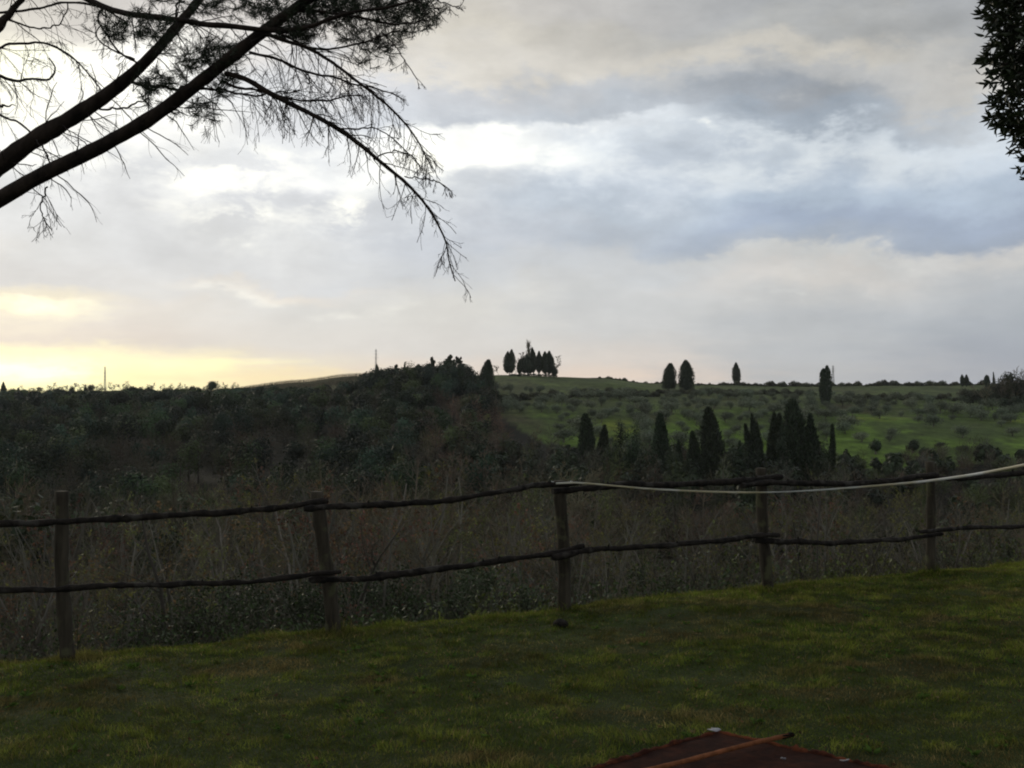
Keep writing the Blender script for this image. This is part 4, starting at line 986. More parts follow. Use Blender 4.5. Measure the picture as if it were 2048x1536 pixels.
def landmark_trees():
    g1 = 'tall cypresses standing along the ridge'; g2 = 'cypresses at the foot of the green slope'; g3 = 'cypresses of the hilltop clump'
    make_cypress('dark bullet shaped cypress at the right foot of the wooded spur', 'cypress', g1, 971, 719, 27, 400, 'bullet', seed=1)
    make_cypress('left cypress of the ridge pair, slightly shorter', 'cypress', g1, 1338, 726, 26, 478, 'bullet', seed=2)
    make_cypress('right cypress of the ridge pair, taller and more pointed', 'cypress', g1, 1373, 720, 29, 470, 'bullet', seed=3)
    make_cypress('small oval cypress alone on the skyline right of the pair', 'cypress', g1, 1473, 725, 16, 630, 'spindle', seed=4)
    make_cypress('blunt double topped cypress column on the ridge at the right', 'cypress', g1, 1651, 731, 21, 400, 'column', seed=5, tips=2)
    # lower row
    make_cypress('rounded cypress column at the left end of the lower row', 'cypress', g2, 1174, 827, 26, 225, 'column', seed=6)
    make_cypress('short cypress just right of the leftmost lower cypress', 'cypress', g2, 1204, 850, 22, 223, 'spindle', seed=7)
    make_cypress('tapering cypress midway along the lower row', 'cypress', g2, 1324, 826, 29, 220, 'bullet', seed=8)
    make_cypress('low pointed cypress left of the broad dark one', 'cypress', g2, 1357, 880, 24, 210, 'cone', seed=9)
    make_cypress('leaning conical cypress touching the broad dark cypress', 'cypress', g2, 1390, 862, 42, 215, 'cone', seed=10)
    make_cypress('broad dark ragged cypress in the middle of the lower row', 'cypress', g2, 1425, 815, 46, 210, 'bullet', seed=11, tips=1)
    make_cypress('wide twin cone cypress left of the big lower clump', 'cypress', g2, 1513, 826, 46, 207, 'cone', seed=12, tips=3)
    make_cypress('slim pointed cypress in the gap of the lower clump', 'cypress', g2, 1546, 826, 20, 210, 'spindle', seed=13)
    make_cypress('thinnest cypress against the left of the tallest lower one', 'cypress', g2, 1563, 826, 14, 212, 'spindle', seed=14)
    make_cypress('tallest and widest cypress of the lower clump', 'cypress', g2, 1593, 799, 54, 207, 'bullet', seed=15)
    make_cypress('sloping shouldered cypress right of the tallest lower one', 'cypress', g2, 1627, 828, 48, 204, 'cone', seed=16)
    make_cypress('small lone cypress right of the lower clump', 'cypress', g2, 1665, 848, 18, 214, 'cone', seed=17)
    make_conifer('bushy dark pine with pointed top in the lower row', 1240, 833, 40, 220, 1, group='bushy conifers of the lower row', round_=True, base=.02)
    make_conifer('rounder bushy conifer right of the pointed one', 1268, 836, 42, 218, 2, group='bushy conifers of the lower row', round_=True, base=.1)
    make_conifer('dark low conifer behind the fourth post top', 1480, 880, 40, 197, 3, group='bushy conifers of the lower row', base=.1)
    for k, (px, yt, w, d, lab) in enumerate([(1222, 858, 44, 205, 'dark rounded tree between the short cypress and the pointed pine'), (1262, 852, 52, 208, 'broad dark rounded tree below the bushy conifers'), (1298, 872, 44, 200, 'dark rounded tree left of the tapering cypress'), (1345, 884, 36, 198, 'low dark tree right of the tapering cypress'), (1462, 884, 40, 200, 'dark rounded tree right of the broad ragged cypress'),
            (1490, 868, 40, 206, 'dark rounded tree left of the twin cone cypress'), (1572, 856, 56, 203, 'dark tree filling the foot of the tallest lower cypress'), (1640, 862, 56, 203, 'dark sloping tree at the right foot of the lower clump'), (1110, 892, 60, 200, 'dark rounded tree above the middle fence post')]):
        make_conifer(lab, px, yt, w, d, 160+k, name='evergreen_tree', cat='tree', group='rounded evergreens between the lower cypresses', round_=True, base=.02)
    # hilltop clump
    D = 570
    for k, (px, yt, w, sh, tips, lab) in enumerate([(1019, 699, 17, 'spindle', 2, 'leftmost cypress of the hilltop clump with a needle top'), (1039, 718, 8, 'spindle', 1, 'shortest cypress of the hilltop clump'),
            (1055, 708, 20, 'spindle', 3, 'broad dark cypress below the pale spike of the clump'), (1067, 695, 9, 'spindle', 1, 'tallest slim cypress in the hilltop clump'), (1078, 702, 9, 'spindle', 1, 'slim cypress right of the tallest in the clump'),
            (1090, 703, 12, 'spindle', 1, 'left half of the dense right pair in the hilltop clump'), (1099, 702, 13, 'spindle', 1, 'right half of the dense right pair in the hilltop clump'), (1109, 733, 9, 'spindle', 1, 'lowest dark cypress at the right end of the clump')]):
        make_cypress(lab, 'cypress', g3, px, yt, w*1.35, D-8+k, sh, seed=30+k, tips=tips, skirt=.12)
    rng = np.random.default_rng(3)
    bare = [(997, 722, 'round leafless tree left of the hilltop clump', 1.3), (1042, 704, 'bare brown tree behind the left of the hilltop clump', 1.2), (1060, 702, 'wide bare crown behind the pale spike', 1.25), (1086, 706, 'bare tree behind the slim cypresses', 1.), (1106, 711, 'bare tree at the right end of the hilltop clump', 1.), (1030, 728, 'small bare tree between the left cypresses', .9)]
    for k, (px, yt, lab, w) in enumerate(bare):
        d = D+6; x = (px-1024)/F*d; H = EYE-(yt-768)/F*d-gz(x, d); place(ridge_protos[k % 3][0], 'bare_tree', lab, 'bare tree', 'bare trees of the hilltop clump', x, d, H, rng, wide=w*1.2, joined=ridge_protos[k % 3][1])
    d = D+10; x = (1057.5-1024)/F*d; z = gz(x, d); H = EYE-(689-768)/F*d-z
    o = bpy.data.objects.new('poplar', None); C.objects.link(o); o.location = (x, d, z); tag(o, 'pale leafless spire shaped tree rising above the hilltop cypresses', 'poplar')
    K = 8; st = np.stack([np.zeros(K), np.zeros(K), np.linspace(0, H, K)], 1)[None]; R = np.linspace(.3, .1, K)[None]
    mb = MB(); tubes(mb, st, R, 8); link('trunk', mb.mesh('trunk', [M['bark']]), o)
    P1, R1 = grow(st, R, 220, .15, .97, .42, .32, .3, .05, 5, rng, rs=.4, rmin=.085); mb = MB(); tubes(mb, P1, R1, 3)
    link('crown', mb.mesh('crown', [M['twig']]), o)
    # hedge beneath the clump
    hb = bpy.data.objects.new('hedge', None); C.objects.link(hb); x0 = (1062-1024)/F*D; hb.location = (x0, D-12, gz(x0, D-12)); tag(hb, 'low dark hedge running under the hilltop clump', 'hedge')
    mb = MB(); 
    for px in np.arange(1022, 1112, 3.2):
        x = (px-1024)/F*(D-12)-x0; crown_cards(mb, np.array([x, rng.normal()*.4, gz(x+x0, D-12)-gz(x0, D-12)+.7]), 1.1, rng.uniform(.6, 1.4), 70, .4, rng, (1, 1, 1), lobes=3)
    link('foliage', mb.mesh('foliage', [M['conifer']]), hb)
    # spur conifers
    sp = [(738, 744, 34, 1, 'round topped pine at the left end of the spur'), (762, 739, 34, 1, 'second round pine from the left on the spur'), (779, 741, 26, 0, 'small pine between the two spur cypresses on the left'), (790, 733, 28, 0, 'pointed pine left of the thin spur cypress'),
          (826, 741, 24, 0, 'low pine just right of the thin spur cypress'), (833, 732, 26, 0, 'pointed pine in the middle of the spur skyline'), (850, 731, 32, 1, 'broad pine left of the spur twin tops'), (863, 718, 28, 0, 'tall ragged pine beside the sharp spur cypress'), (884, 728, 36, 1, 'flat topped pine in the spur skyline saddle'),
          (898, 716, 34, 0, 'highest broad pine on the right of the spur'), (912, 722, 20, 0, 'slim ragged pine on the right of the spur'), (921, 717, 28, 0, 'pointed pine near the right end of the spur'), (934, 736, 22, 1, 'small pine hanging over the right end of the spur'), (806, 742, 30, 1, 'low round pine under the thin spur cypress'), (872, 735, 30, 1, 'round pine below the sharp spur cypress')]
    for k, (px, yt, w, r, lab) in enumerate(sp): make_conifer(lab, px, yt-3, w*1.7, 425+(k % 5)*4-8, 20+k, group='pines along the spur skyline', round_=bool(r), base=.05)
    make_cypress('short blunt cypress at the left of the spur skyline', 'cypress', 'cypresses on the spur skyline', 757, 729, 7, 424, 'column', seed=50)
    make_cypress('thin cypress spike alone on the spur skyline', 'cypress', 'cypresses on the spur skyline', 808, 725, 9, 422, 'cone', seed=51)
    make_cypress('sharp cypress spike beside the tall spur pine', 'cypress', 'cypresses on the spur skyline', 869, 714, 6, 420, 'cone', seed=52)
    # left skyline
    dl = 585
    make_cypress('dark pointed cypress at the far left of the skyline', 'cypress', 'dark trees on the left skyline', 7, 764, 15, dl, 'cone', seed=60, skirt=.01)
    make_cypress('small pointed cypress second from the left of the skyline', 'cypress', 'dark trees on the left skyline', 36, 775, 9, dl, 'cone', seed=61)
    make_conifer('round dark pine pair like blob on the left skyline, wider', 182, 768, 17, dl, 62, group='dark trees on the left skyline', round_=True, base=0)
    make_conifer('squat dark tree left of the wider skyline pine', 171, 773, 11, dl, 63, group='dark trees on the left skyline', round_=True, base=0)
    make_conifer('bushy dark tree on the skyline above the first fence bay', 144, 772, 13, dl, 64, group='dark trees on the left skyline', round_=True, base=0)
    make_conifer('flat domed pine alone on the skyline left of the field ridge', 424, 759, 27, dl-20, 65, group='dark trees on the left skyline', round_=True, base=.02)
    make_conifer('tiny dark tree on the skyline left of the domed pine', 298, 775, 9, dl, 66, group='dark trees on the left skyline', round_=True, base=0)
    # round bushes on the green slope
    for k, (px, yt, w, d, lab) in enumerate([(1751, 880, 27, 268, 'dark round bush at the foot of the green slope'), (1825, 876, 26, 270, 'grey green round bush right of the dark round one'), (1850, 893, 30, 262, 'low brownish bush right of the round pair'),
         (1880, 884, 24, 275, 'dark bush above the fifth fence post'), (1930, 890, 34, 268, 'low spreading dark bush near the right edge'), (1790, 905, 44, 255, 'wide low grey bush below the round pair'), (1720, 915, 44, 250, 'low bush right of the lower cypress clump'), (1690, 905, 26, 256, 'small bush beside the small lone cypress')]):
        make_conifer(lab, px, yt, w, d, 70+k, name='round_bush', cat='bush', group='round bushes at the foot of the green slope', round_=True, base=0.02)
landmark_trees()

def accents():
    for k, (px, yt, w, d, lab) in enumerate([(943, 821, 24, 300, 'bright yellow green bush at the left border of the green slope'), (973, 822, 16, 305, 'smaller bright yellow green bush right of the bigger one')]):
        make_conifer(lab, px, yt, w, d, 140+k, name='leafing_bush', cat='bush', group='bright bushes beside the wood', round_=True, base=0, mat='fresh')
    rng = np.random.default_rng(66); mb = MB()
    rows = np.arange(500, 618, 3.0); P_ = []
    for d in rows:
        px = np.arange(430, 760, 3.6)+rng.uniform(-1.2, 1.2, len(np.arange(430, 760, 3.6))); k = d > np.interp(px, [430, 520, 640, 760], [585, 535, 490, 470]); px = px[k]
        P_.append(np.stack([(px-1024)/F*d, np.full(len(px), d)], 1))
    q = np.concatenate(P_); n = len(q); z = ground(q[:, 0], q[:, 1]); b = np.stack([q[:, 0], q[:, 1], z-.2], 1); H = rng.uniform(1.2, 2.0, n)
    tubes(mb, np.stack([b, b+np.stack([rng.normal(size=n)*.1, 0*H, H+.2], 1)], 1), np.tile([.05, .035], (n, 1)), 4, col=np.array([[.11, .09, .06]])*rng.uniform(.5, 1.5, (n, 1)))
    m = 5; pp = (b[:, None]+np.stack([rng.normal(size=(n, m))*.5, rng.normal(size=(n, m))*.1, H[:, None]*rng.uniform(.5, 1.05, (n, m))], -1)).reshape(-1, 3)
    leaves(mb, pp, rng.normal(size=(n*m, 3))*[1, .4, .6], rng.uniform(.3, .8, n*m), .06, rng, col=np.array([.10, .085, .045])*rng.uniform(.5, 1.5, (n*m, 1)))
    o = link('vineyard', mb.mesh('vineyard', [M['wood']])); tag(o, 'leafless vineyard rows on the ridge between wood and spur', 'vineyard', kind='stuff')
M['fresh'] = leafmat('fresh_foliage', (.20, .26, .05), var=.1, trans=.3)
accents()

def olives():
    rng = np.random.default_rng(44); pr = []
    for i in range(5):
        t = MB(); st = np.array([[[0, 0, -.2], [.1*(i-2), .05, .7], [.2*(i-2)*.5, .1, 1.4], [.1, 0, 2.2]]]); R = np.array([[.17, .13, .11, .05]]); tubes(t, st, R, 7)
        P1, R1 = grow(st, R, 8, .4, .95, 1.3, .9, .2, .1, 5, rng, rs=.5, absolute=True); tubes(t, P1, R1, 5)
        c = MB(); crown_cards(c, np.array([0, 0, 2.1]), 2.5, 1.75, 900, .30, rng, (1, 1, 1), lobes=9, ragged=.8)
        pr.append(Proto([('trunk', t.mesh('trunk', [M['bark']], smooth=True)), ('crown', c.mesh('crown', [M['olive']]))], 4.0))
    sh = []
    for i in range(3):
        c = MB(); crown_cards(c, np.array([0, 0, .72]), 1.35, 1.15, 330, .36, rng, (1, 1, 1), lobes=6); sh.append(c.mesh('shrub', [M['shrub']]))
    n = 0; tries = 0; pts = []
    while n < 290 and tries < 20000:
        tries += 1; d = rng.uniform(255, 445); px = rng.uniform(960, 2120)
        d = 250+round((d-250)/9.5)*9.5+rng.normal()*1.2
        if not is_field(px, d): continue
        x = (px-1024)/F*d
        if any((x-a)**2+(d-b)**2 < 4.6**2 for a, b in pts): continue
        if 1140 < px < 1690 and d < 272: continue
        dens = .45+.75*(d > 335)+.35*(px < 1500)
        if fbm(np.array([x*.03]), np.array([d*.03]), 17, 2)[0] < .53-.18*dens or rng.uniform() > dens: continue
        pts.append((x, d)); n += 1
        ra = 'lower' if d < 300 else ('middle' if d < 370 else 'upper'); sd = 'left part' if px < 1340 else ('centre' if px < 1680 else 'right part')
        place(pr[n % 5], 'olive_tree', f'small grey green olive tree in the {ra} rows of the green slope, {sd}', 'olive tree', 'olive trees planted on the green slope', x, d, rng.uniform(1.9, 4.9), rng, wide=rng.uniform(.85, 1.6))
    # hedgerow shrubs
    n = 0
    lines = [((1010, 400), (1320, 440), 46, 'dark shrub in the hedge line right below the hilltop clump'), ((1150, 452), (1640, 470), 62, 'brown shrub in the long hedge line under the ridge cypresses'), ((1200, 590), (1980, 600), 95, 'small dark tree on the right hand skyline'), ((1680, 440), (2060, 430), 40, 'brown shrub along the field top at the right')]
    for (a, b, c, d_), in [((l[0], l[1], l[2], l[3]),) for l in lines]:
        for i in range(c):
            f = (i+rng.uniform(-.3, .3))/c; px = a[0]+(b[0]-a[0])*f; d = a[1]+(b[1]-a[1])*f+rng.normal()*4; x = (px-1024)/F*d
            H = rng.uniform(1.8, 3.4) if 'skyline' not in d_ else rng.uniform(2.4, 5.2)*(.6 if px < 1440 else 1)
            o = link('shrub', sh[i % 3]); s = H/2.1; o.location = (x, d, gz(x, d)-(1.0 if 'skyline' in d_ else .15)); o.scale = (s*rng.uniform(1, 1.5), s*1.1, s); o.rotation_euler = (0, 0, 0)
            third = ('left end', 'middle', 'right end')[min(2, int(max(f, 0)*3))]
            tag(o, d_+', '+third, 'shrub', 'shrubs of the hedgerows')
    # right edge wood
    ed = [(1975, 772, 30, 'pale green bare tree left in the wood at the right edge', 1), (2000, 758, 34, 'tall yellow green tree of the wood at the right edge', 1), (2025, 742, 40, 'tallest brown tree of the wood at the right edge', 3), (2048, 738, 40, 'bare tree cut by the right picture edge', 0), (2012, 775, 36, 'low brown tree in front of the right edge wood', 3), (2040, 770, 36, 'second low brown tree of the right edge wood', 2), (1960, 782, 26, 'small bare tree at the left border of the right edge wood', 0), (2075, 745, 40, 'bare tree just past the right picture edge', 3)]
    for k, (px, yt, w, lab, pk) in enumerate(ed):
        d = 395+k*3; x = (px-1024)/F*d; H = EYE-(yt-774)/F*d-gz(x, d)+1.2; place(far_protos[pk][0], 'bare_tree', lab, 'bare tree', 'trees of the wood at the right edge', x, d, H, rng, wide=1.35, joined=far_protos[pk][1])
    for k, (px, yt, w, lab) in enumerate([(1968, 776, 44, 'olive brown rounded tree at the left of the right edge wood'), (1992, 763, 46, 'yellowish rounded tree inside the right edge wood'), (2018, 750, 50, 'tall brown rounded tree inside the right edge wood'), (2046, 746, 56, 'brown rounded tree at the very right edge'), (1940, 781, 36, 'low brown tree leading into the right edge wood')]):
        make_conifer(lab, px, yt-5, w*1.2, 404, 110+k, name='leafing_tree', cat='tree', group='rounded trees of the right edge wood', round_=True, base=0, mat='shrub')
    for k, (px, yt, w, lab) in enumerate([(2005, 795, 30, 'dark bush at the foot of the right edge wood, left'), (2030, 790, 36, 'dark bush at the foot of the right edge wood, middle'), (2055, 788, 36, 'dark bush at the foot of the right edge wood, right')]):
        make_conifer(lab, px, yt, w, 385, 90+k, name='dark_bush', cat='bush', group='dark bushes under the right edge wood', round_=True, base=0)
    make_cypress('small cypress on the far right skyline, left of two', 'cypress', 'small skyline cypresses at the right', 1925, 749, 8, 560, 'spindle', seed=70)
    make_cypress('small cypress on the far right skyline, right of two', 'cypress', 'small skyline cypresses at the right', 1933, 749, 8, 562, 'spindle', seed=71)
    make_cypress('dark stub cypress near the right edge skyline', 'cypress', 'small skyline cypresses at the right', 1974, 750, 10, 550, 'column', seed=72)
    make_cypress('thin cypress right of the dark stub on the skyline', 'cypress', 'small skyline cypresses at the right', 1988, 744, 5, 550, 'cone', seed=73)
olives()

def pylons():
    for px, yt, yb, wpx, d, lab in ((752, 698, 752, 7, 900, 'grey lattice pylon behind the wooded spur'), (210, 733, 780, 5, 900, 'faint lattice mast in the sunset glow at the left'), (1666, 731, 772, 7, 900, 'pale lattice pylon beside the double topped cypress')):
        x = (px-1024)/F*d; z = gz(x, d); H = EYE-(yt-768)/F*d-z; W = wpx/F*d/2
        o = bpy.data.objects.new('pylon', None); C.objects.link(o); o.location = (x, d, z); tag(o, lab, 'pylon', 'lattice pylons beyond the ridge')
        mb = MB(); r = .11; K = 12; hs = np.linspace(0, 1, K); w = W*(1-hs*.88)
        cs = [(-1, -1), (1, -1), (1, 1), (-1, 1)]
        L = [np.stack([a*w, b*w, hs*H], 1) for a, b in cs]
        for l in L: tubes(mb, l[None], np.full((1, K), r), 4)
        for k in range(K-1):
            for i in range(4):
                a = L[i]; b = L[(i+1) % 4]; tubes(mb, np.stack([a[k], b[k+1]])[None], np.full((1, 2), r*.6), 3); tubes(mb, np.stack([b[k], a[k+1]])[None], np.full((1, 2), r*.6), 3)
        link('lattice', mb.mesh('lattice', [M['metal']]), o)
        for f, ww in ((.80, 1.7), (.88, 1.4), (.95, 1.1)):
            a = MB(); tubes(a, np.array([[[-W*ww, 0, H*f], [0, 0, H*f+.5], [W*ww, 0, H*f]]]), np.array([[.06, .14, .06]]), 4); link('cross_arm', a.mesh('cross_arm', [M['metal']]), o)
pylons()

# ------------------------------------------------------------------ sky
SUN_AZ, SUN_EL = -30, 13
def world():
    w = bpy.data.worlds.new('World'); bpy.context.scene.world = w; w.use_nodes = True
    nt = w.node_tree; nt.nodes.clear(); lk = nt.links
    def nd(t, **k): return N_(nt, t, **k)
    def put(s, v):
        if hasattr(v, 'outputs'): v = v.outputs[0]
        if isinstance(v, bpy.types.NodeSocket): lk.new(v, s)
        else: s.default_value = v
    def m(op, a, b=0., c=None, clamp=False):
        n = nd('ShaderNodeMath', operation=op); n.use_clamp = clamp; put(n.inputs[0], a); put(n.inputs[1], b)
        if c is not None: put(n.inputs[2], c)
        return n.outputs[0]
    tc = nd('ShaderNodeTexCoord'); sp = nd('ShaderNodeSeparateXYZ'); lk.new(tc.outputs['Generated'], sp.inputs[0])
    X, Y, Z = sp.outputs
    az = m('ARCTAN2', X, Y); hz = m('SQRT', m('ADD', m('MULTIPLY', X, X), m('MULTIPLY', Y, Y))); te = m('DIVIDE', Z, m('MAXIMUM', hz, .02))
    den = m('ADD', m('MAXIMUM', Z, 0), .16); cb = nd('ShaderNodeCombineXYZ'); put(cb.inputs[0], m('DIVIDE', X, den)); put(cb.inputs[1], m('DIVIDE', Y, den)); put(cb.inputs[2], m('MULTIPLY', Z, 1.5))
    def noise(scale, det, off, rough=.55, dist=0.):
        mp = nd('ShaderNodeMapping'); mp.inputs['Location'].default_value = (off, off*.7, off*.3); mp.inputs['Scale'].default_value = (1, 1.0, 1); lk.new(cb.outputs[0], mp.inputs[0])
        n = nd('ShaderNodeTexNoise'); n.inputs['Scale'].default_value = scale; n.inputs['Detail'].default_value = det; n.inputs['Roughness'].default_value = rough; n.inputs['Distortion'].default_value = dist
        lk.new(mp.outputs[0], n.inputs['Vector']); return n.outputs['Fac']
    ang = nd('ShaderNodeCombineXYZ'); put(ang.inputs[0], m('MULTIPLY', az, 1.0)); put(ang.inputs[1], m('MULTIPLY', te, 1.9)); put(ang.inputs[2], m('MULTIPLY', Y, .3))
    def noise2(scale, det, off, rough=.55, dist=0.):
        mp = nd('ShaderNodeMapping'); mp.inputs['Location'].default_value = (off, off*.7, off*.3); lk.new(ang.outputs[0], mp.inputs[0])
        n = nd('ShaderNodeTexNoise'); n.inputs['Scale'].default_value = scale; n.inputs['Detail'].default_value = det; n.inputs['Roughness'].default_value = rough; n.inputs['Distortion'].default_value = dist
        lk.new(mp.outputs[0], n.inputs['Vector']); return n.outputs['Fac']
    n1 = noise(2.2, 7, 3.1); n2 = noise2(5.5, 8, 11.7, .6, .15); n3 = noise2(9, 8, 23.4, .58, .2); n4 = noise(1.3, 4, 31.); n5 = noise2(19, 6, 5.5, .6, .2)
    azw = m('ADD', az, m('MULTIPLY', m('SUBTRACT', n1, .5), .22))
    amp = m('MULTIPLY', m('MINIMUM', m('ADD', m('MAXIMUM', te, 0), .03), .22), .82)
    tew = m('ADD', te, m('MULTIPLY', m('SUBTRACT', n2, .5), amp)); 
    tew = m('ADD', tew, m('MULTIPLY', m('SUBTRACT', n3, .5), m('MULTIPLY', amp, .28)))
    fac = m('ADD', tew, .05)
    cols = {
     -1400: [(0, (150, 152, 158)), (300, (178, 180, 184)), (600, (190, 190, 188)), (770, (215, 200, 170))],
     -500: [(0, (185, 184, 180)), (150, (245, 240, 215)), (300, (215, 215, 212)), (600, (215, 205, 190)), (690, (245, 232, 185)), (770, (255, 245, 180))],
     0: [(0, (202, 198, 190)), (50, (226, 222, 208)), (95, (255, 255, 228)), (200, (255, 255, 238)), (270, (240, 242, 240)), (390, (208, 212, 215)), (500, (202, 205, 207)), (565, (198, 200, 202)), (600, (222, 216, 198)), (625, (255, 250, 215)), (645, (226, 220, 205)), (675, (214, 208, 200)), (698, (244, 238, 200)), (722, (255, 255, 208)), (775, (255, 255, 190))],
     300: [(0, (200, 196, 192)), (80, (226, 224, 218)), (120, (252, 251, 245)), (185, (252, 252, 248)), (240, (228, 230, 233)), (320, (212, 216, 221)), (420, (208, 211, 214)), (500, (203, 206, 209)), (575, (205, 206, 206)), (620, (211, 208, 203)), (685, (209, 204, 199)), (712, (240, 232, 202)), (745, (255, 248, 195)), (775, (255, 250, 195))],
     560: [(0, (208, 203, 198)), (100, (218, 214, 210)), (200, (208, 211, 216)), (290, (218, 222, 227)), (340, (230, 232, 234)), (420, (209, 212, 216)), (500, (209, 211, 212)), (550, (204, 206, 208)), (575, (215, 210, 203)), (600, (206, 206, 204)), (680, (211, 209, 205)), (725, (215, 209, 200)), (757, (244, 226, 186))],
     900: [(0, (206, 202, 195)), (70, (210, 205, 194)), (125, (212, 208, 200)), (165, (192, 195, 200)), (225, (190, 196, 204)), (262, (248, 249, 246)), (330, (255, 255, 250)), (390, (210, 215, 220)), (470, (192, 197, 205)), (540, (196, 200, 205)), (620, (209, 208, 204)), (700, (206, 204, 201)), (735, (220, 210, 200)), (757, (226, 212, 198))],
     1200: [(0, (184, 182, 179)), (60, (190, 187, 180)), (120, (199, 195, 187)), (165, (180, 184, 189)), (215, (180, 188, 197)), (250, (218, 224, 229)), (300, (207, 216, 225)), (360, (196, 206, 218)), (430, (178, 190, 204)), (485, (174, 184, 197)), (535, (192, 196, 200)), (600, (193, 195, 196)), (660, (196, 197, 197)), (720, (207, 201, 195)), (750, (226, 210, 196))],
     1600: [(0, (161, 164, 167)), (60, (172, 173, 172)), (110, (199, 195, 186)), (150, (180, 182, 183)), (195, (154, 161, 170)), (245, (150, 163, 178)), (282, (188, 199, 210)), (340, (176, 189, 204)), (400, (164, 180, 199)), (455, (150, 165, 188)), (505, (158, 170, 187)), (530, (197, 198, 197)), (560, (203, 200, 196)), (600, (190, 191, 191)), (650, (180, 184, 188)), (700, (179, 183, 187)), (745, (180, 182, 184))],
     2048: [(0, (154, 157, 160)), (60, (163, 165, 166)), (105, (193, 190, 184)), (150, (198, 196, 191)), (185, (184, 190, 196)), (235, (192, 202, 212)), (300, (178, 192, 208)), (370, (164, 180, 199)), (430, (151, 165, 187)), (480, (150, 163, 183)), (512, (200, 199, 197)), (550, (182, 186, 190)), (600, (172, 178, 185)), (650, (160, 167, 176)), (700, (157, 164, 175)), (760, (164, 169, 179))],
     2700: [(0, (150, 154, 158)), (200, (165, 172, 182)), (450, (150, 162, 180)), (770, (160, 166, 176))]}
    def lin(c): return tuple(((v/255)/12.92 if v/255 <= .04045 else ((v/255+.055)/1.055)**2.4) for v in c)
    prev = None; pa = None
    for px in sorted(cols):
        a = math.atan((px-1024)/F); r = nd('ShaderNodeValToRGB'); r.color_ramp.interpolation = 'B_SPLINE' if False else 'EASE'
        st = [((768-y)/F*math.cos(a)+.05, c) for y, c in cols[px]]+[(.58, (168, 170, 173)), (.9, (150, 155, 162))]
        st = [(p, tuple((v*(.78 if px >= 1200 else .85)+(sum(c)/3+2)*(.22 if px >= 1200 else .15)) if c[0] < c[2] else v for v in c)) for p, c in st]
        st.sort(); el = r.color_ramp.elements
        while len(el) < len(st): el.new(.5)
        for e, (p_, c) in zip(sorted(el, key=lambda e: e.position), st): pass
        for i, (p_, c) in enumerate(st): el[i].position = min(max(p_, 0), 1); el[i].color = (*lin(c), 1)
        lk.new(fac, r.inputs[0])
        if prev is None: prev = r.outputs[0]
        else:
            mr = nd('ShaderNodeMapRange'); mr.interpolation_type = 'SMOOTHSTEP'; lk.new(azw, mr.inputs[0]); mr.inputs[1].default_value = pa; mr.inputs[2].default_value = a
            mx = nd('ShaderNodeMix', data_type='RGBA'); lk.new(mr.outputs[0], mx.inputs[0]); lk.new(prev, mx.inputs[6]); lk.new(r.outputs[0], mx.inputs[7]); prev = mx.outputs[2]
        pa = a
    # puffy relief of the cloud deck
    rel = m('ADD', m('MULTIPLY', m('SUBTRACT', n3, .48), .75), m('ADD', m('MULTIPLY', m('SUBTRACT', n5, .48), .42), m('MULTIPLY', m('SUBTRACT', n4, .5), .35)))
    ra = m('MULTIPLY', m('MINIMUM', m('ADD', m('MAXIMUM', te, 0), .05), .25), 3.4)
    gain = m('ADD', 1, m('MULTIPLY', rel, ra))
    vm = nd('ShaderNodeVectorMath', operation='SCALE'); lk.new(prev, vm.inputs[0]); lk.new(gain, vm.inputs[3])
    # bright breaks
    def gauss(px, py, sx, sy):
        a0 = math.atan((px-1024)/F); t0 = (768-py)/F*math.cos(a0)
        u = m('DIVIDE', m('SUBTRACT', azw, a0), sx/F); v = m('DIVIDE', m('SUBTRACT', tew, t0), sy/F)
        return m('EXPONENT', m('MULTIPLY', m('ADD', m('MULTIPLY', u, u), m('MULTIPLY', v, v)), -1))
    br = None
    for px, py, sx, sy, s in ((475, 345, 60, 50, 1.2), (500, 460, 65, 28, 1.0), (655, 415, 45, 25, .9), (620, 380, 200, 70, .4), (250, 330, 160, 40, .35), (1100, 330, 200, 60, .3), (1600, 320, 300, 50, .22), (930, 290, 110, 55, .8), (1195, 238, 40, 16, 1.0), (1010, 262, 60, 14, .7), (850, 345, 60, 30, .6), (480, 582, 80, 12, .30), (740, 615, 100, 9, .30), (1410, 290, 30, 8, .4), (1560, 600, 120, 7, .22), (1700, 535, 100, 12, .2), (560, 290, 70, 24, .5), (30, 620, 70, 12, .4), (1390, 380, 20, 8, .4), (60, 740, 160, 22, .6)):
        g = m('MULTIPLY', gauss(px, py, sx, sy), s); br = g if br is None else m('ADD', br, g)
    br = m('MULTIPLY', br, m('MULTIPLY', m('SUBTRACT', m('ADD', m('MULTIPLY', n5, 1.1), n3), .93), 4.5, clamp=True))
    br = m('ADD', br, m('MULTIPLY', gauss(120, 190, 330, 90), .55))
    br = m('ADD', br, m('ADD', m('MULTIPLY', gauss(-40, 740, 130, 26), .8), m('MULTIPLY', gauss(930, 300, 90, 45), .15)))
    cbr = nd('ShaderNodeMix', data_type='RGBA'); gl = nd('ShaderNodeMix', data_type='RGBA'); put(gl.inputs[0], m('MULTIPLY', gauss(60, 738, 330, 26), .85)); lk.new(vm.outputs[0], gl.inputs[6]); gl.inputs[7].default_value = (1.15, 1.08, .62, 1)
    put(cbr.inputs[0], m('MINIMUM', br, 1)); lk.new(gl.outputs[2], cbr.inputs[6]); cbr.inputs[7].default_value = (1.06, 1.05, .95, 1)
    # scale to the sky texture's units, and let a little of the physical sky through
    sc = nd('ShaderNodeVectorMath', operation='SCALE'); lk.new(cbr.outputs[2], sc.inputs[0]); sc.inputs[3].default_value = 11.2
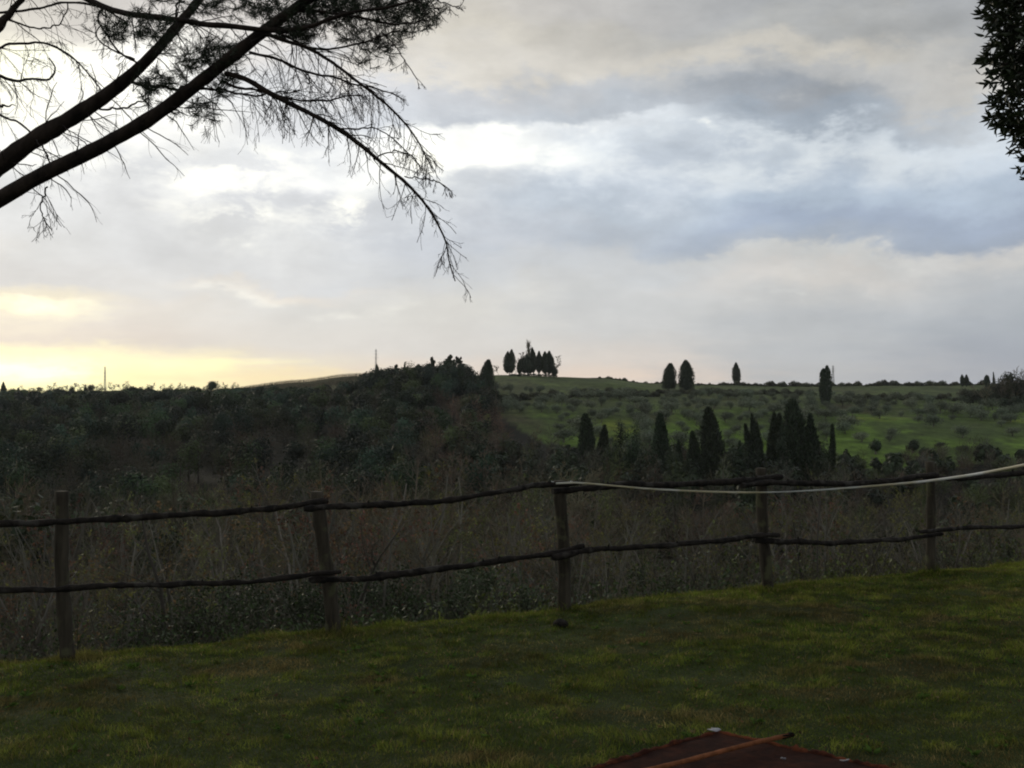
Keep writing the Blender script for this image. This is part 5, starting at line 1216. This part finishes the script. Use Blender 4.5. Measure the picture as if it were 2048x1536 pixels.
    sky = nd('ShaderNodeTexSky', sky_type='NISHITA'); sky.sun_disc = False; sky.sun_elevation = math.radians(SUN_EL); sky.sun_rotation = math.radians(SUN_AZ); sky.altitude = 200
    fin = nd('ShaderNodeMix', data_type='RGBA'); fin.inputs[0].default_value = .97; lk.new(sky.outputs[0], fin.inputs[6]); lk.new(sc.outputs[0], fin.inputs[7])
    bg = nd('ShaderNodeBackground'); bg.inputs[1].default_value = .1; lk.new(fin.outputs[2], bg.inputs[0]); out = nd('ShaderNodeOutputWorld'); lk.new(bg.outputs[0], out.inputs[0])
    w.cycles.sampling_method = 'MANUAL'; w.cycles.sample_map_resolution = 512
world()
ld = bpy.data.lights.new('sun', 'SUN'); ld.energy = .6; ld.angle = math.radians(14); ld.color = (1, .88, .66)
lo = bpy.data.objects.new('sun', ld); C.objects.link(lo)
sd = Vector((math.sin(math.radians(SUN_AZ))*math.cos(math.radians(SUN_EL)), math.cos(math.radians(SUN_AZ))*math.cos(math.radians(SUN_EL)), math.sin(math.radians(SUN_EL))))
lo.rotation_euler = sd.to_track_quat('Z', 'Y').to_euler()

# ------------------------------------------------------------------ air
def haze():
    me = bpy.data.meshes.new('haze'); X0, X1, Y0, Y1, Z0, Z1 = -2700, 2700, -2700, 2700, -45, 32
    v = [(x, y, z) for x in (X0, X1) for y in (Y0, Y1) for z in (Z0, Z1)]
    me.from_pydata(v, [], [(0, 1, 3, 2), (4, 6, 7, 5), (0, 4, 5, 1), (2, 3, 7, 6), (0, 2, 6, 4), (1, 5, 7, 3)])
    m, nt, ns, lk = new_mat('haze'); out = N_(nt, 'ShaderNodeOutputMaterial'); pv = N_(nt, 'ShaderNodeVolumePrincipled')
    pv.inputs['Color'].default_value = (.86, .89, .93, 1); pv.inputs['Density'].default_value = HAZE; pv.inputs['Anisotropy'].default_value = .3; lk.new(pv.outputs[0], out.inputs['Volume'])
    me.materials.append(m); o = link('haze', me); tag(o, 'thin evening haze over the valley and slopes', 'haze', kind='stuff')
HAZE = .00007
haze()

cam = bpy.data.cameras.new('camera'); co = bpy.data.objects.new('camera', cam); C.objects.link(co)
cam.sensor_width = 36; cam.lens = 18/(1024/F); cam.clip_end = 20000; cam.clip_start = .05
co.location = (0, 0, EYE); co.rotation_euler = (math.radians(90), 0, 0)
sc = bpy.context.scene; sc.camera = co
sc.view_settings.view_transform = 'Standard'; sc.view_settings.look = 'None'; sc.view_settings.exposure = 0; sc.view_settings.gamma = 1
sc.render.engine = 'CYCLES'; sc.cycles.max_bounces = 4; sc.cycles.diffuse_bounces = 2; sc.cycles.transmission_bounces = 3; sc.cycles.use_denoising = True
sc.cycles.filter_width = 2.0
